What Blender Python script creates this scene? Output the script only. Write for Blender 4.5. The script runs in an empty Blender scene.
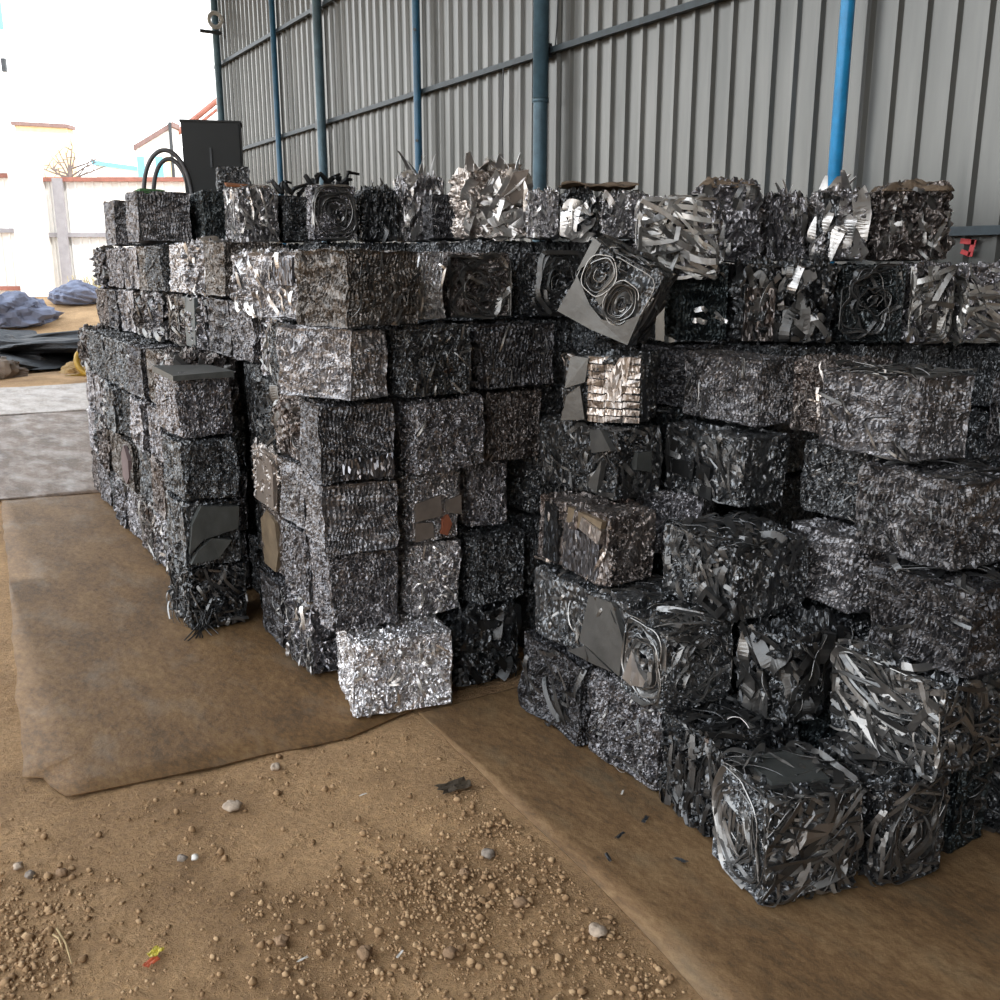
import bpy, math
import numpy as np
from mathutils import Vector, Euler
R = math.radians
scn = bpy.context.scene
COL = scn.collection

# ------------------------------------------------------------ camera, world, sun, exposure
cd = bpy.data.cameras.new('camera'); cam = bpy.data.objects.new('camera', cd); COL.objects.link(cam)
cam.location = (0, 0, 1.68)
cam.rotation_euler = (R(90 - 13.62), 0, R(-32.1))
cd.sensor_width = 36; cd.lens = 36 * 966 / 1000; cd.clip_end = 300
scn.camera = cam
w = bpy.data.worlds.new('sky'); scn.world = w; w.use_nodes = True
wn = w.node_tree.nodes; wl = w.node_tree.links
bg = wn['Background']
tc = wn.new('ShaderNodeTexCoord'); sx = wn.new('ShaderNodeSeparateXYZ'); cr = wn.new('ShaderNodeValToRGB')
wl.new(tc.outputs['Generated'], sx.inputs[0]); wl.new(sx.outputs['Z'], cr.inputs[0]); wl.new(cr.outputs[0], bg.inputs[0])
cr.color_ramp.elements[0].color = (1.0, 0.985, 0.96, 1); cr.color_ramp.elements[1].color = (0.72, 0.85, 1.0, 1)
bg.inputs[1].default_value = 2.5
sd = bpy.data.lights.new('sun', 'SUN'); sun = bpy.data.objects.new('sun', sd); COL.objects.link(sun)
sd.energy = 3.2; sd.angle = R(0.6); sd.color = (1, .95, .87)
sun.rotation_euler = Vector((-0.22, 0.62, -0.78)).to_track_quat('-Z', 'Y').to_euler()
sun.location = (0, -6, 12)
scn.view_settings.view_transform = 'Standard'; scn.view_settings.look = 'None'
scn.view_settings.exposure = 0.58; scn.view_settings.gamma = 1

# ------------------------------------------------------------ helpers
def mesh_obj(name, V, F, mat, parent=None, smooth=False, tone=None):
    me = bpy.data.meshes.new(name)
    V = np.asarray(V, dtype=np.float32)
    if isinstance(F, np.ndarray):
        k = F.shape[1]; n = F.shape[0]
        me.vertices.add(len(V)); me.vertices.foreach_set('co', V.ravel())
        me.loops.add(n * k); me.loops.foreach_set('vertex_index', F.astype(np.int32).ravel())
        me.polygons.add(n); me.polygons.foreach_set('loop_start', np.arange(0, n * k, k, dtype=np.int32))
        me.update(calc_edges=True)
    else:
        me.from_pydata([tuple(v) for v in V.tolist()], [], F); me.update()
    if tone is not None:
        a = me.attributes.new('tone', 'FLOAT', 'POINT'); a.data.foreach_set('value', np.asarray(tone, dtype=np.float32))
    me.polygons.foreach_set('use_smooth', [smooth] * len(me.polygons))
    if mat: me.materials.append(mat)
    o = bpy.data.objects.new(name, me); COL.objects.link(o)
    if parent: o.parent = parent
    return o
def tag(o, label, cat, group=None, kind=None):
    if label: o['label'] = label
    if cat: o['category'] = cat
    if group: o['group'] = group
    if kind: o['kind'] = kind
    return o
def empty(name, loc, rz=0):
    o = bpy.data.objects.new(name, None); COL.objects.link(o); o.location = loc; o.rotation_euler = (0, 0, rz)
    o.empty_display_size = .1
    return o
class MB:
    def __init__(s): s.V = []; s.F = []
    def add(s, V, F):
        b = len(s.V); s.V += [tuple(map(float, v)) for v in V]; s.F += [[i + b for i in f] for f in F]; return s
    def box(s, c, d, rz=0, M=None):
        x, y, z = [q / 2 for q in d]
        P = [(-x,-y,-z),(x,-y,-z),(x,y,-z),(-x,y,-z),(-x,-y,z),(x,-y,z),(x,y,z),(-x,y,z)]
        ca, sa = math.cos(rz), math.sin(rz)
        V = []
        for p in P:
            p = (p[0]*ca - p[1]*sa, p[0]*sa + p[1]*ca, p[2])
            V.append((p[0]+c[0], p[1]+c[1], p[2]+c[2]))
        return s.add(V, [(3,2,1,0),(4,5,6,7),(0,1,5,4),(1,2,6,5),(2,3,7,6),(3,0,4,7)])
    def tube(s, pts, r, n=10, up0=None):
        pts = [Vector(p) for p in pts]; m = len(pts); V = []; F = []
        rr = r if isinstance(r, (list, tuple)) else [r] * m
        for i, p in enumerate(pts):
            t = (pts[min(i+1, m-1)] - pts[max(i-1, 0)]).normalized()
            up = Vector(up0) if up0 else Vector((0,0,1)) if abs(t.z) < .9 else Vector((1,0,0))
            a = t.cross(up).normalized(); b = t.cross(a)
            for k in range(n):
                q = 2*math.pi*k/n; V.append(p + a*math.cos(q)*rr[i] + b*math.sin(q)*rr[i])
        for i in range(m-1):
            for k in range(n):
                F.append((i*n+k, i*n+(k+1)%n, (i+1)*n+(k+1)%n, (i+1)*n+k))
        F.append(tuple(range(n))); F.append(tuple(range((m-1)*n + n - 1, (m-1)*n - 1, -1)))
        return s.add(V, F)
    def build(s, name, mat, parent=None, smooth=False):
        return mesh_obj(name, s.V, s.F, mat, parent, smooth)
def nd(nt, t, **kw):
    n = nt.nodes.new(t)
    for k, v in kw.items():
        if k in n.inputs: n.inputs[k].default_value = v
        else: setattr(n, k, v)
    return n
def new_mat(name):
    m = bpy.data.materials.new(name); m.use_nodes = True
    return m, m.node_tree, m.node_tree.nodes['Principled BSDF']
def plain(name, col, rough=.6, metal=0., noise=.25, scale=6., bump=0., bscale=40.):
    m, nt, p = new_mat(name)
    t = nd(nt, 'ShaderNodeTexCoord'); n = nd(nt, 'ShaderNodeTexNoise', Scale=scale, Detail=6.0, Roughness=.65)
    nt.links.new(t.outputs['Object'], n.inputs['Vector'])
    c = nd(nt, 'ShaderNodeValToRGB')
    c.color_ramp.elements[0].position = .3; c.color_ramp.elements[1].position = .7
    c.color_ramp.elements[0].color = tuple(q * (1 - noise) for q in col) + (1,)
    c.color_ramp.elements[1].color = tuple(min(1, q * (1 + noise)) for q in col) + (1,)
    nt.links.new(n.outputs['Fac'], c.inputs[0]); nt.links.new(c.outputs[0], p.inputs['Base Color'])
    p.inputs['Roughness'].default_value = rough; p.inputs['Metallic'].default_value = metal
    if bump:
        b = nd(nt, 'ShaderNodeBump', Strength=bump, Distance=.01); n2 = nd(nt, 'ShaderNodeTexNoise', Scale=bscale, Detail=5.0)
        nt.links.new(t.outputs['Object'], n2.inputs['Vector']); nt.links.new(n2.outputs['Fac'], b.inputs['Height'])
        nt.links.new(b.outputs[0], p.inputs['Normal'])
    return m
def metal_mat(name, lo, hi, rough=.38, rust=.15, rustcol=(.10,.055,.03), bump=1.0, metal=.92, bscale=150.):
    """pressed scrap steel: pigment varies flake by flake (attribute tone), patches of rust, fine dents"""
    m, nt, p = new_mat(name); L = nt.links
    t = nd(nt, 'ShaderNodeTexCoord'); at = nd(nt, 'ShaderNodeAttribute', attribute_name='tone')
    n1 = nd(nt, 'ShaderNodeTexNoise', Scale=9.0, Detail=7.0, Roughness=.7)
    inf = nd(nt, 'ShaderNodeObjectInfo')
    va = nd(nt, 'ShaderNodeVectorMath', operation='ADD'); cx = nd(nt, 'ShaderNodeCombineXYZ')
    ml = nd(nt, 'ShaderNodeMath', operation='MULTIPLY'); ml.inputs[1].default_value = 17.
    L.new(inf.outputs['Random'], ml.inputs[0])
    for i in range(3): L.new(ml.outputs[0], cx.inputs[i])
    L.new(t.outputs['Object'], va.inputs[0]); L.new(cx.outputs[0], va.inputs[1])
    L.new(va.outputs[0], n1.inputs['Vector'])
    mx = nd(nt, 'ShaderNodeMix', data_type='RGBA'); mx.inputs[6].default_value = lo + (1,); mx.inputs[7].default_value = hi + (1,)
    rm = nd(nt, 'ShaderNodeMapRange'); rm.inputs[1].default_value = .66 - rust * .5; rm.inputs[2].default_value = .80 - rust * .45
    L.new(n1.outputs['Fac'], rm.inputs[0])
    m2 = nd(nt, 'ShaderNodeMix', data_type='RGBA'); m2.inputs[7].default_value = rustcol + (1,)
    L.new(mx.outputs[2], m2.inputs[6]); L.new(rm.outputs[0], m2.inputs[0])
    rr = nd(nt, 'ShaderNodeMapRange'); rr.inputs[3].default_value = rough - .1; rr.inputs[4].default_value = rough + .25
    n3 = nd(nt, 'ShaderNodeTexNoise', Scale=30.0, Detail=4.0); L.new(va.outputs[0], n3.inputs['Vector'])
    L.new(n3.outputs['Fac'], rr.inputs[0]); L.new(rr.outputs[0], p.inputs['Roughness'])
    p.inputs['Metallic'].default_value = metal
    # flakes: every small cell of pressed scrap lies at its own slant and has its own shade
    mp = nd(nt, 'ShaderNodeMapping'); mp.inputs['Scale'].default_value = (1., 1., .38); L.new(va.outputs[0], mp.inputs[0])
    dn = nd(nt, 'ShaderNodeTexNoise', Scale=26.0, Detail=3.0); L.new(mp.outputs[0], dn.inputs['Vector'])
    dm = nd(nt, 'ShaderNodeVectorMath', operation='MULTIPLY_ADD'); dm.inputs[1].default_value = (.03, .03, .03)
    L.new(dn.outputs['Color'], dm.inputs[0]); L.new(mp.outputs[0], dm.inputs[2])
    vo = nd(nt, 'ShaderNodeTexVoronoi', Scale=bscale); L.new(dm.outputs[0], vo.inputs['Vector'])
    ge = nd(nt, 'ShaderNodeNewGeometry'); sb = nd(nt, 'ShaderNodeVectorMath', operation='SUBTRACT'); sb.inputs[1].default_value = (.5, .5, .5)
    sc = nd(nt, 'ShaderNodeVectorMath', operation='SCALE'); sc.inputs['Scale'].default_value = bump
    ad = nd(nt, 'ShaderNodeVectorMath', operation='ADD'); no = nd(nt, 'ShaderNodeVectorMath', operation='NORMALIZE')
    L.new(vo.outputs['Color'], sb.inputs[0]); L.new(sb.outputs[0], sc.inputs[0]); L.new(ge.outputs['Normal'], ad.inputs[0]); L.new(sc.outputs[0], ad.inputs[1]); L.new(ad.outputs[0], no.inputs[0])
    L.new(no.outputs[0], p.inputs['Normal'])
    sp = nd(nt, 'ShaderNodeSeparateColor'); L.new(vo.outputs['Color'], sp.inputs[0])
    pw = nd(nt, 'ShaderNodeMath', operation='POWER'); pw.inputs[1].default_value = 1.8; L.new(sp.outputs[1], pw.inputs[0])
    av = nd(nt, 'ShaderNodeMath', operation='MULTIPLY_ADD'); av.inputs[1].default_value = .45; L.new(at.outputs['Fac'], av.inputs[0])
    hf = nd(nt, 'ShaderNodeMath', operation='MULTIPLY'); hf.inputs[1].default_value = .55 if bump > .35 else (.22 if bump > .25 else 0.); L.new(pw.outputs[0], hf.inputs[0]); L.new(hf.outputs[0], av.inputs[2])
    if bump <= .25: av.inputs[1].default_value = 1.
    L.new(av.outputs[0], mx.inputs[0])
    tn = nd(nt, 'ShaderNodeMapRange'); tn.inputs[3].default_value = .72; tn.inputs[4].default_value = 1.22; L.new(inf.outputs['Random'], tn.inputs[0])
    vm = nd(nt, 'ShaderNodeVectorMath', operation='SCALE'); L.new(m2.outputs[2], vm.inputs[0]); L.new(tn.outputs[0], vm.inputs['Scale']); L.new(vm.outputs[0], p.inputs['Base Color'])
    return m

M = dict(
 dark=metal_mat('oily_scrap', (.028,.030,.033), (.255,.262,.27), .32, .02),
 mid=metal_mat('grey_scrap', (.06,.059,.063), (.48,.465,.485), .33, .04),
 light=metal_mat('pale_scrap', (.13,.127,.132), (.74,.72,.735), .32, .04),
 silver=metal_mat('bright_scrap', (.24,.237,.245), (.95,.93,.945), .28, .02),
 brown=metal_mat('rusty_scrap', (.042,.037,.036), (.33,.295,.28), .36, .25, (.075,.052,.042)),
 warm=metal_mat('tinted_scrap', (.26,.235,.222), (.82,.75,.70), .31, .08, (.14,.10,.07), bump=.4),
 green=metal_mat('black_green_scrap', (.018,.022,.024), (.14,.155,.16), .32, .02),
 strip=metal_mat('sheet_offcut', (.06,.06,.06), (.30,.295,.288), .34, .08, bump=.12, bscale=40.),
 stripd=metal_mat('dark_sheet_offcut', (.05,.052,.054), (.20,.20,.20), .38, .08, bump=.12, bscale=40.),
 strips=metal_mat('bright_sheet_offcut', (.40,.39,.385), (.78,.76,.74), .32, .03, bump=.1, bscale=40.),
 tan=plain('tan_sheet', (.22,.185,.16), .45, .5, .2, 12),
 ochre=plain('ochre_sheet', (.15,.112,.072), .6, .2, .35, 14),
 greyflap=plain('grey_sheet', (.075,.08,.077), .5, .4, .3, 10),
 stripm=metal_mat('grey_sheet_offcut', (.16,.157,.153), (.52,.51,.49), .36, .04, bump=.12, bscale=40.),
 plate=plain('grey_plate', (.105,.104,.10), .42, .55, .25, 10, .2, 30),
 rag=plain('dusty_rag', (.13,.095,.065), .95, 0, .35, 14, .6, 60),
)

for k, lo, hi, ru in (('dark', (.035,.035,.039), (.26,.255,.265), .02), ('mid', (.07,.069,.073), (.46,.45,.465), .03), ('light', (.15,.147,.152), (.70,.68,.695), .03), ('silver', (.35,.345,.35), (.92,.90,.91), .02), ('brown', (.06,.055,.05), (.33,.305,.29), .10), ('green', (.02,.026,.028), (.13,.15,.155), .05)):
    M[k+'_c'] = metal_mat('combed_'+k, lo, hi, .36, ru, (.08,.055,.04), bump=.3, bscale=90.)
# ------------------------------------------------------------ pressed-scrap mesh generator
def noise3(P, seed, wl, amp, k=14):
    r = np.random.RandomState(seed)
    D = r.normal(size=(k, 3)); D /= np.linalg.norm(D, axis=1)[:, None]; D *= (2*np.pi/wl) * r.uniform(.6, 1.5, size=(k, 1))
    ph = r.uniform(0, 6.28, size=k); A = r.normal(size=(k, 3))
    return (np.sin(P @ D.T + ph) @ A) * (amp / math.sqrt(k))
def noise2(U, V, seed, wl, k=10):
    r = np.random.RandomState(seed); o = np.zeros_like(U)
    for i in range(k):
        a = r.uniform(0, 6.28); f = 2*np.pi/wl * r.uniform(.6, 1.6)
        o += np.sin((U*math.cos(a) + V*math.sin(a)) * f + r.uniform(0, 6.28))
    return o / math.sqrt(k)
def shards(U, V, W, H, r, K, a, b, tilt, amp, ang=None, spread=3.14):
    """overlapping flakes: nearest seed under its own stretched metric; each flake a tilted plane"""
    sx = r.uniform(0, W, K); sy = r.uniform(0, H, K)
    th = r.uniform(0, 3.14, K) if ang is None else ang + r.normal(0, spread, K)
    aa = a * r.uniform(.6, 1.5, K); bb = b * r.uniform(.6, 1.5, K)
    tu = r.normal(0, tilt, K); tv = r.normal(0, tilt, K); hh = r.uniform(0, 1, K); tn = r.uniform(0, 1, K)
    pts = np.stack([U.ravel(), V.ravel()], 1); h = np.zeros(len(pts)); t = np.zeros(len(pts)); g = np.zeros(len(pts), int)
    c, s = np.cos(th), np.sin(th)
    for i in range(0, len(pts), 2048):
        dx = pts[i:i+2048, 0:1] - sx; dy = pts[i:i+2048, 1:2] - sy
        p = dx*c + dy*s; q = -dx*s + dy*c
        j = ((p/aa)**2 + (q/bb)**2).argmin(1); n = np.arange(len(j))
        h[i:i+2048] = hh[j]*amp + np.clip(tu[j]*p[n, j] + tv[j]*q[n, j], -amp, amp); t[i:i+2048] = tn[j]; g[i:i+2048] = j
    return h.reshape(U.shape), t.reshape(U.shape), g.reshape(U.shape)
def face_field(style, r, U, V, W, H):
    A = W*H/.1; sd = r.randint(1 << 30)
    if style == 'fine':
        h, t, _ = shards(U, V, W, H, r, int(1100*A), .014, .004, .5, .004, r.choice([1.57, 1.4, 1.2]), .5)
        h2, _, _ = shards(U, V, W, H, r, int(26*A), .05, .03, .12, .008, 1.57, .4)
        h += h2 + .004*noise2(U, V, sd, .08) - .010
    elif style == 'comb':
        _, t0, g = shards(U, V, W, H, r, int(9*A)+2, .10, .06, 0, 0)
        ang = r.normal(0, .2, 40)[g % 40]; pit = r.uniform(.012, .017, 40)[g % 40]
        wU = U + .005*noise2(U, V, sd, .16); wV = V + .006*noise2(U, V, sd+1, .12)
        q = (wU*np.cos(ang) + wV*np.sin(ang)) / pit; q2 = (-wU*np.sin(ang) + wV*np.cos(ang)) / (pit*3.4)
        h = -.010*(1-np.abs(np.sin(np.pi*q))**1.3) * (.65 + .35*np.sign(np.sin(2*np.pi*q2)))
        h2, t, _ = shards(U, V, W, H, r, int(500*A), .02, .005, .4, .0018, 1.5, .6)
        h = h*1.1 + h2 - .004 + .004*noise2(U, V, sd+2, .1) - .010*t0; t = .5*t + .5*t0
    elif style == 'ribbon':
        h, t, _ = shards(U, V, W, H, r, int(120*A), .085, .011, .45, .02)
        h = h - .02 + .005*noise2(U, V, sd, .09)
    elif style == 'swirl':
        x = (U/W - r.uniform(.4, .6)) + .10*noise2(U, V, sd, .16); y = (V/H - r.uniform(.4, .6)) + .10*noise2(U, V, sd+1, .16)
        d = (np.abs(x)**2.6 + np.abs(y)**2.6)**(1/2.6)
        q = d * r.uniform(13, 17) + .5*noise2(U, V, sd+2, .05)
        h = -.013*np.abs(np.sin(np.pi*q))**.7 - .03*np.exp(-(d/.13)**2)
        t = (np.sin(np.floor(q)*12.9)*43.7) % 1.0
    elif style == 'crumple':
        h, t, _ = shards(U, V, W, H, r, int(46*A), .05, .026, .8, .024, 1.5, .7)
        h2 = .012*np.abs(noise2(U, V, sd, .06)); h = h - .026 + h2
    elif style == 'sheet':
        h, t, _ = shards(U, V, W, H, r, int(9*A)+3, .10, .05, .10, .014, 1.57, .3)
        h2, t2, g2 = shards(U, V, W, H, r, int(380*A), .018, .006, .45, .005)
        mk = t < .45
        h = h - .014 + np.where(mk, h2, .003*noise2(U, V, sd, .05)); t = np.where(mk, t2, .45 + .5*t)
    return h, t
AX = {'L': ((0,-1,0),(0,0,1),(-1,0,0)), 'F': ((1,0,0),(0,0,1),(0,-1,0)), 'R': ((0,1,0),(0,0,1),(1,0,0)),
      'K': ((-1,0,0),(0,0,1),(0,1,0)), 'T': ((1,0,0),(0,1,0),(0,0,1)), 'B': ((1,0,0),(0,-1,0),(0,0,-1))}
def bale_arrays(dims, styles, seed, cell=.0055):
    d = np.array(dims); r = np.random.RandomState(seed); VV = []; FF = []; TT = []; b = 0
    for fk in 'LFRKTB':
        u, v, n = [np.array(q, float) for q in AX[fk]]
        W = abs(u @ d); H = abs(v @ d); D = abs(n @ d)
        cl = cell if fk in 'LF' else cell*1.5
        if fk == 'B': cl = .05
        nu = max(4, int(W/cl)); nv = max(4, int(H/cl))
        U, V = np.meshgrid(np.linspace(0, W, nu+1), np.linspace(0, H, nv+1))
        st = styles.get(fk, styles['*']) if isinstance(styles, dict) else styles
        if fk == 'B': h = np.zeros_like(U); t = h + .3
        else: h, t = face_field(st, r, U, V, W, H)
        e = np.minimum(np.minimum(U, W-U), np.minimum(V, H-V)); wgt = np.clip(e/.014, 0, 1); h = np.maximum(h, -.05) * wgt
        P = (U.ravel()[:, None]-W/2)*u + (V.ravel()[:, None]-H/2)*v + n*(D/2)
        rad = .015; q = np.clip(P, -(d/2-rad), d/2-rad); dd = P - q; ln = np.linalg.norm(dd, axis=1)[:, None]
        P = q + dd/np.maximum(ln, 1e-9)*rad + n*h.ravel()[:, None]
        VV.append(P); TT.append(t.ravel())
        i = (np.arange(nv)[:, None]*(nu+1) + np.arange(nu)).ravel() + b
        FF.append(np.stack([i, i+1, i+nu+2, i+nu+1], 1)); b += len(P)
    P = np.concatenate(VV); T = np.concatenate(TT); F = np.concatenate(FF)
    N = noise3(P, seed+1, .22, .006) + noise3(P, seed+2, .07, .0022) + noise3(P, seed+3, .022, .0010)
    N[:, 2] *= .6
    return P + N, F, T
def band(C, Wd, N, wid, th):
    """a strip of sheet: C centreline, Wd width direction, N thickness direction; four-sided section"""
    m = len(C); wid = np.broadcast_to(wid, (m,))[:, None]
    V = np.stack([C + Wd*wid/2 + N*th/2, C - Wd*wid/2 + N*th/2, C - Wd*wid/2 - N*th/2, C + Wd*wid/2 - N*th/2], 1).reshape(-1, 3)
    F = []
    for i in range(m-1):
        for k in range(4): F.append((4*i+k, 4*i+(k+1) % 4, 4*i+4+(k+1) % 4, 4*i+4+k))
    F += [(3, 2, 1, 0), (4*m-4, 4*m-3, 4*m-2, 4*m-1)]
    return V, F
def strips(dims, face, r, n, w=(.008, .02), ln=(.1, .28), curv=5., lift=(-.006, .012), ang=None, spread=.5, tilt=.5):
    d = np.array(dims); u, v, nn = [np.array(q, float) for q in AX[face]]
    W = abs(u @ d); H = abs(v @ d); D = abs(nn @ d); VV = []; FF = []; TT = []
    for _ in range(n):
        m = 12; a = r.uniform(0, 6.28) if ang is None else ang + r.normal(0, spread)
        L = r.uniform(*ln); k = r.normal(0, curv*.6); kk = r.uniform(0, 1, 12); x = r.uniform(.05, .95)*W; y = r.uniform(.05, .95)*H; P = []; Tn = []
        x -= math.cos(a)*L/2; y -= math.sin(a)*L/2
        for i in range(m):
            P.append((x, y)); Tn.append(a); x += math.cos(a)*L/m; y += math.sin(a)*L/m; a += k*L/m + (0 if kk[i] > .07 else (kk[i]-.035)*40)
        P = np.array(P); P[:, 0] = np.clip(P[:, 0], .004, W-.004); P[:, 1] = np.clip(P[:, 1], .004, H-.004)
        Tn = np.array(Tn); s = np.linspace(0, 1, m)
        z = r.uniform(*lift) + .006*np.sin(s*r.uniform(2, 6)+r.uniform(0, 6)) - .010*np.abs(2*s-1)**4
        C = (P[:, :1]-W/2)*u + (P[:, 1:]-H/2)*v + (D/2+z)[:, None]*nn
        side = -np.sin(Tn)[:, None]*u + np.cos(Tn)[:, None]*v
        tl = r.normal(0, tilt*.75) + .25*np.sin(s*3+r.uniform(0, 6)); Wd = side*np.cos(tl)[:, None] + nn*np.sin(tl)[:, None]
        Nn = -side*np.sin(tl)[:, None] + nn*np.cos(tl)[:, None]
        V, F = band(C, Wd, Nn, r.uniform(*w)*(1.1 if w[1] > .012 else 1.), .0014)
        VV.append(V); FF.append(F); TT.append(np.full(len(V), r.uniform(0, 1)))
    return VV, FF, TT
def rings(dims, face, r, cx, cy, a, b, n, pw=2.6, rot=0., depth=.016, wob=.06):
    """nested loops of sheet standing on edge, as wound into the bale"""
    d = np.array(dims); u, v, nn = [np.array(q, float) for q in AX[face]]
    W = abs(u @ d); H = abs(v @ d); D = abs(nn @ d); VV = []; FF = []; TT = []
    n = int(n*1.5)
    for i in range(n):
        k = (i + .6)/n; k = k**.8; m = 44; a0 = r.uniform(0, 6.28); q = np.linspace(a0, a0+r.uniform(3.5, 6.3), m)
        c, s = np.cos(q), np.sin(q); rad = (np.abs(c)**pw + np.abs(s)**pw)**(-1/pw)
        wv = 1 + wob*np.sin(2*q+i*.7+r.uniform(0, 1)) + wob*.6*np.sin(5*q+r.uniform(0, 6))
        X = a*k*rad*c*wv; Y = b*k*rad*s*wv
        X, Y = X*math.cos(rot)-Y*math.sin(rot), X*math.sin(rot)+Y*math.cos(rot)
        X = np.clip(X+cx*W, .003, W-.003); Y = np.clip(Y+cy*H, .003, H-.003)
        z = r.uniform(-.012, .005) - .012*(1-k)
        C = (X[:, None]-W/2)*u + (Y[:, None]-H/2)*v + (D/2+z)*nn
        T = np.gradient(C, axis=0); T /= np.maximum(np.linalg.norm(T, axis=1), 1e-6)[:, None]
        Nn = np.cross(T, nn); tl = r.uniform(-1.0, 1.0)
        V, F = band(C, nn*math.cos(tl)+Nn*math.sin(tl), Nn*math.cos(tl)-nn*math.sin(tl), depth*r.uniform(.7, 1.4), .0026)
        VV.append(V); FF.append(F); TT.append(np.full(len(V), r.uniform(.3, 1)))
    return VV, FF, TT
def join(parts):
    VV, FF, TT = parts; b = 0; F = []
    for V, f in zip(VV, FF):
        F += [tuple(i+b for i in q) for q in f]; b += len(V)
    return np.concatenate(VV), F, np.concatenate(TT)
def merge(base, extra):
    P, F, T = base
    for ex in extra:
        V, f, t = join(ex); F = np.concatenate([F, np.array(f)+len(P)]); P = np.concatenate([P, V]); T = np.concatenate([T, t])
    return P, F, T
def to_mesh(name, P, F, T, mats, split=None):
    me = bpy.data.meshes.new(name); n = len(F)
    me.vertices.add(len(P)); me.vertices.foreach_set('co', P.astype(np.float32).ravel())
    me.loops.add(n*4); me.loops.foreach_set('vertex_index', F.astype(np.int32).ravel())
    me.polygons.add(n); me.polygons.foreach_set('loop_start', np.arange(0, n*4, 4, dtype=np.int32))
    me.update(calc_edges=True)
    a = me.attributes.new('tone', 'FLOAT', 'POINT'); a.data.foreach_set('value', T.astype(np.float32))
    me.polygons.foreach_set('use_smooth', np.zeros(n, dtype=bool))
    for m in mats: me.materials.append(m)
    if split is not None:
        me.polygons.foreach_set('material_index', (np.arange(n) >= split).astype(np.int32))
    return me

NOM = (.36, .36, .29)
LIB = {}
def lib_mesh(style, var, mat):
    """shared blocks: a few pressings of every style, dressed in each metal"""
    k = (style, var, mat)
    if k in LIB: return LIB[k]
    g = (style, var)
    if g not in LIB:
        sd = 1000 + var*37 + sum(map(ord, style)); base = bale_arrays(NOM, style, sd, .0045 if style == 'comb' else .0058); r = np.random.RandomState(sd); ex = []
        if style == 'ribbon':
            for f in 'LFT': ex.append(strips(NOM, f, r, 34))
        if style == 'crumple':
            for f in 'LFT': ex.append(strips(NOM, f, r, 9, (.02, .05), (.05, .16), 8, (-.004, .012), None, .5, .7))
        if style in ('fine', 'comb'):
            for f in 'LF': ex.append(strips(NOM, f, r, 10, (.004, .010), (.03, .12), 6, (-.004, .004), 1.5, .7, .5))
        LIB[g] = merge(base, ex) + (len(base[1]),)
    P, F, T, sp = LIB[g]
    st = {'dark': 'stripd', 'green': 'stripd', 'silver': 'strips', 'light': 'strips', 'warm': 'warm'}.get(mat, 'strip')
    LIB[k] = to_mesh('pressed_block', P, F, T, [M[mat], M[st]], sp)
    return LIB[k]

DIM = {}
SH = [0., 0.]
BALES = []      # (object, lo, hi) footprints for the support pass
GROUP = 'pressed scrap metal bales of the big stack'
def register(o, c, d, yaw, z0, z1):
    ca, sa = abs(math.cos(yaw)), abs(math.sin(yaw)); ex = (d[0]*ca + d[1]*sa)/2; ey = (d[0]*sa + d[1]*ca)/2
    BALES.append((c[0]-ex, c[0]+ex, c[1]-ey, c[1]+ey, z0, z1))
def B(label, style, mat, x0, x1, y0, y1, z0, z1, yaw=0, tilt=(0, 0), var=0, hero=None, dz=0., shrink=None):
    jr = np.random.RandomState(len(BALES)*7+1); yaw += jr.normal(0, 1.0); tilt = (tilt[0]+jr.normal(0, .5), tilt[1]+jr.normal(0, .5))
    if style == 'comb': mat = mat + '_c' if mat + '_c' in M else mat
    shrink = jr.uniform(.007, .017) if shrink is None else shrink
    c = ((x0+x1)/2 + SH[0], (y0+y1)/2 + SH[1], (z0+z1)/2 + dz); d = (x1-x0-shrink*2, y1-y0-shrink*2, z1-z0-shrink)
    if hero is not None:
        sd = 5000 + len(BALES)*13; r = np.random.RandomState(sd)
        base = bale_arrays(d, style, sd, hero.get('cell', .003 if style == 'comb' else .0036)); ex = []
        for e in hero.get('ex', []):
            ex.append((rings if e[0] == 'rings' else strips)(d, e[1], r, *e[2], **(e[3] if len(e) > 3 else {})))
        P, F, T = merge(base, ex)
        o = bpy.data.objects.new('scrap_bale', to_mesh('pressed_block', P, F, T, [M[mat], M[hero.get('mat', 'strip')]], len(base[1])))
    else:
        o = bpy.data.objects.new('scrap_bale', lib_mesh(style, var, mat)); o.scale = [d[i]/NOM[i] for i in range(3)]
    COL.objects.link(o); o.location = c; o.rotation_euler = (R(tilt[0]), R(tilt[1]), R(yaw))
    DIM[o] = np.array(d); tag(o, label, 'bale', GROUP); register(o, c, d, R(yaw), z0, z1)
    return o
def local(o, p):        # undo the block's own scale for a part given in metres
    return np.asarray(p) / np.array(o.scale)
def patch(o, name, face, mat, outline, lift=.006, label=None, bend=.004, seed=0):
    """a torn piece of sheet lying on one face of a bale: outline in face fractions"""
    d = DIM[o]
    u, v, n = [np.array(q, float) for q in AX[face]]; W = abs(u @ d); H = abs(v @ d); D = abs(n @ d)
    r = np.random.RandomState(seed); V = []; k = len(outline)
    for s in (1, 0):
        for (a, b) in outline:
            V.append((a-.5)*W*u + (b-.5)*H*v + (D/2 + lift*s - .012*(1-s) + r.uniform(-bend, bend))*n)
    F = [tuple(range(k)), tuple(range(2*k-1, k-1, -1))] + [(i, i+k, (i+1) % k + k, (i+1) % k) for i in range(k)]
    p = mesh_obj(name, local(o, np.array(V)), F, M[mat] if isinstance(mat, str) else mat, o)
    if label: p['label'] = label
    return p
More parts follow.
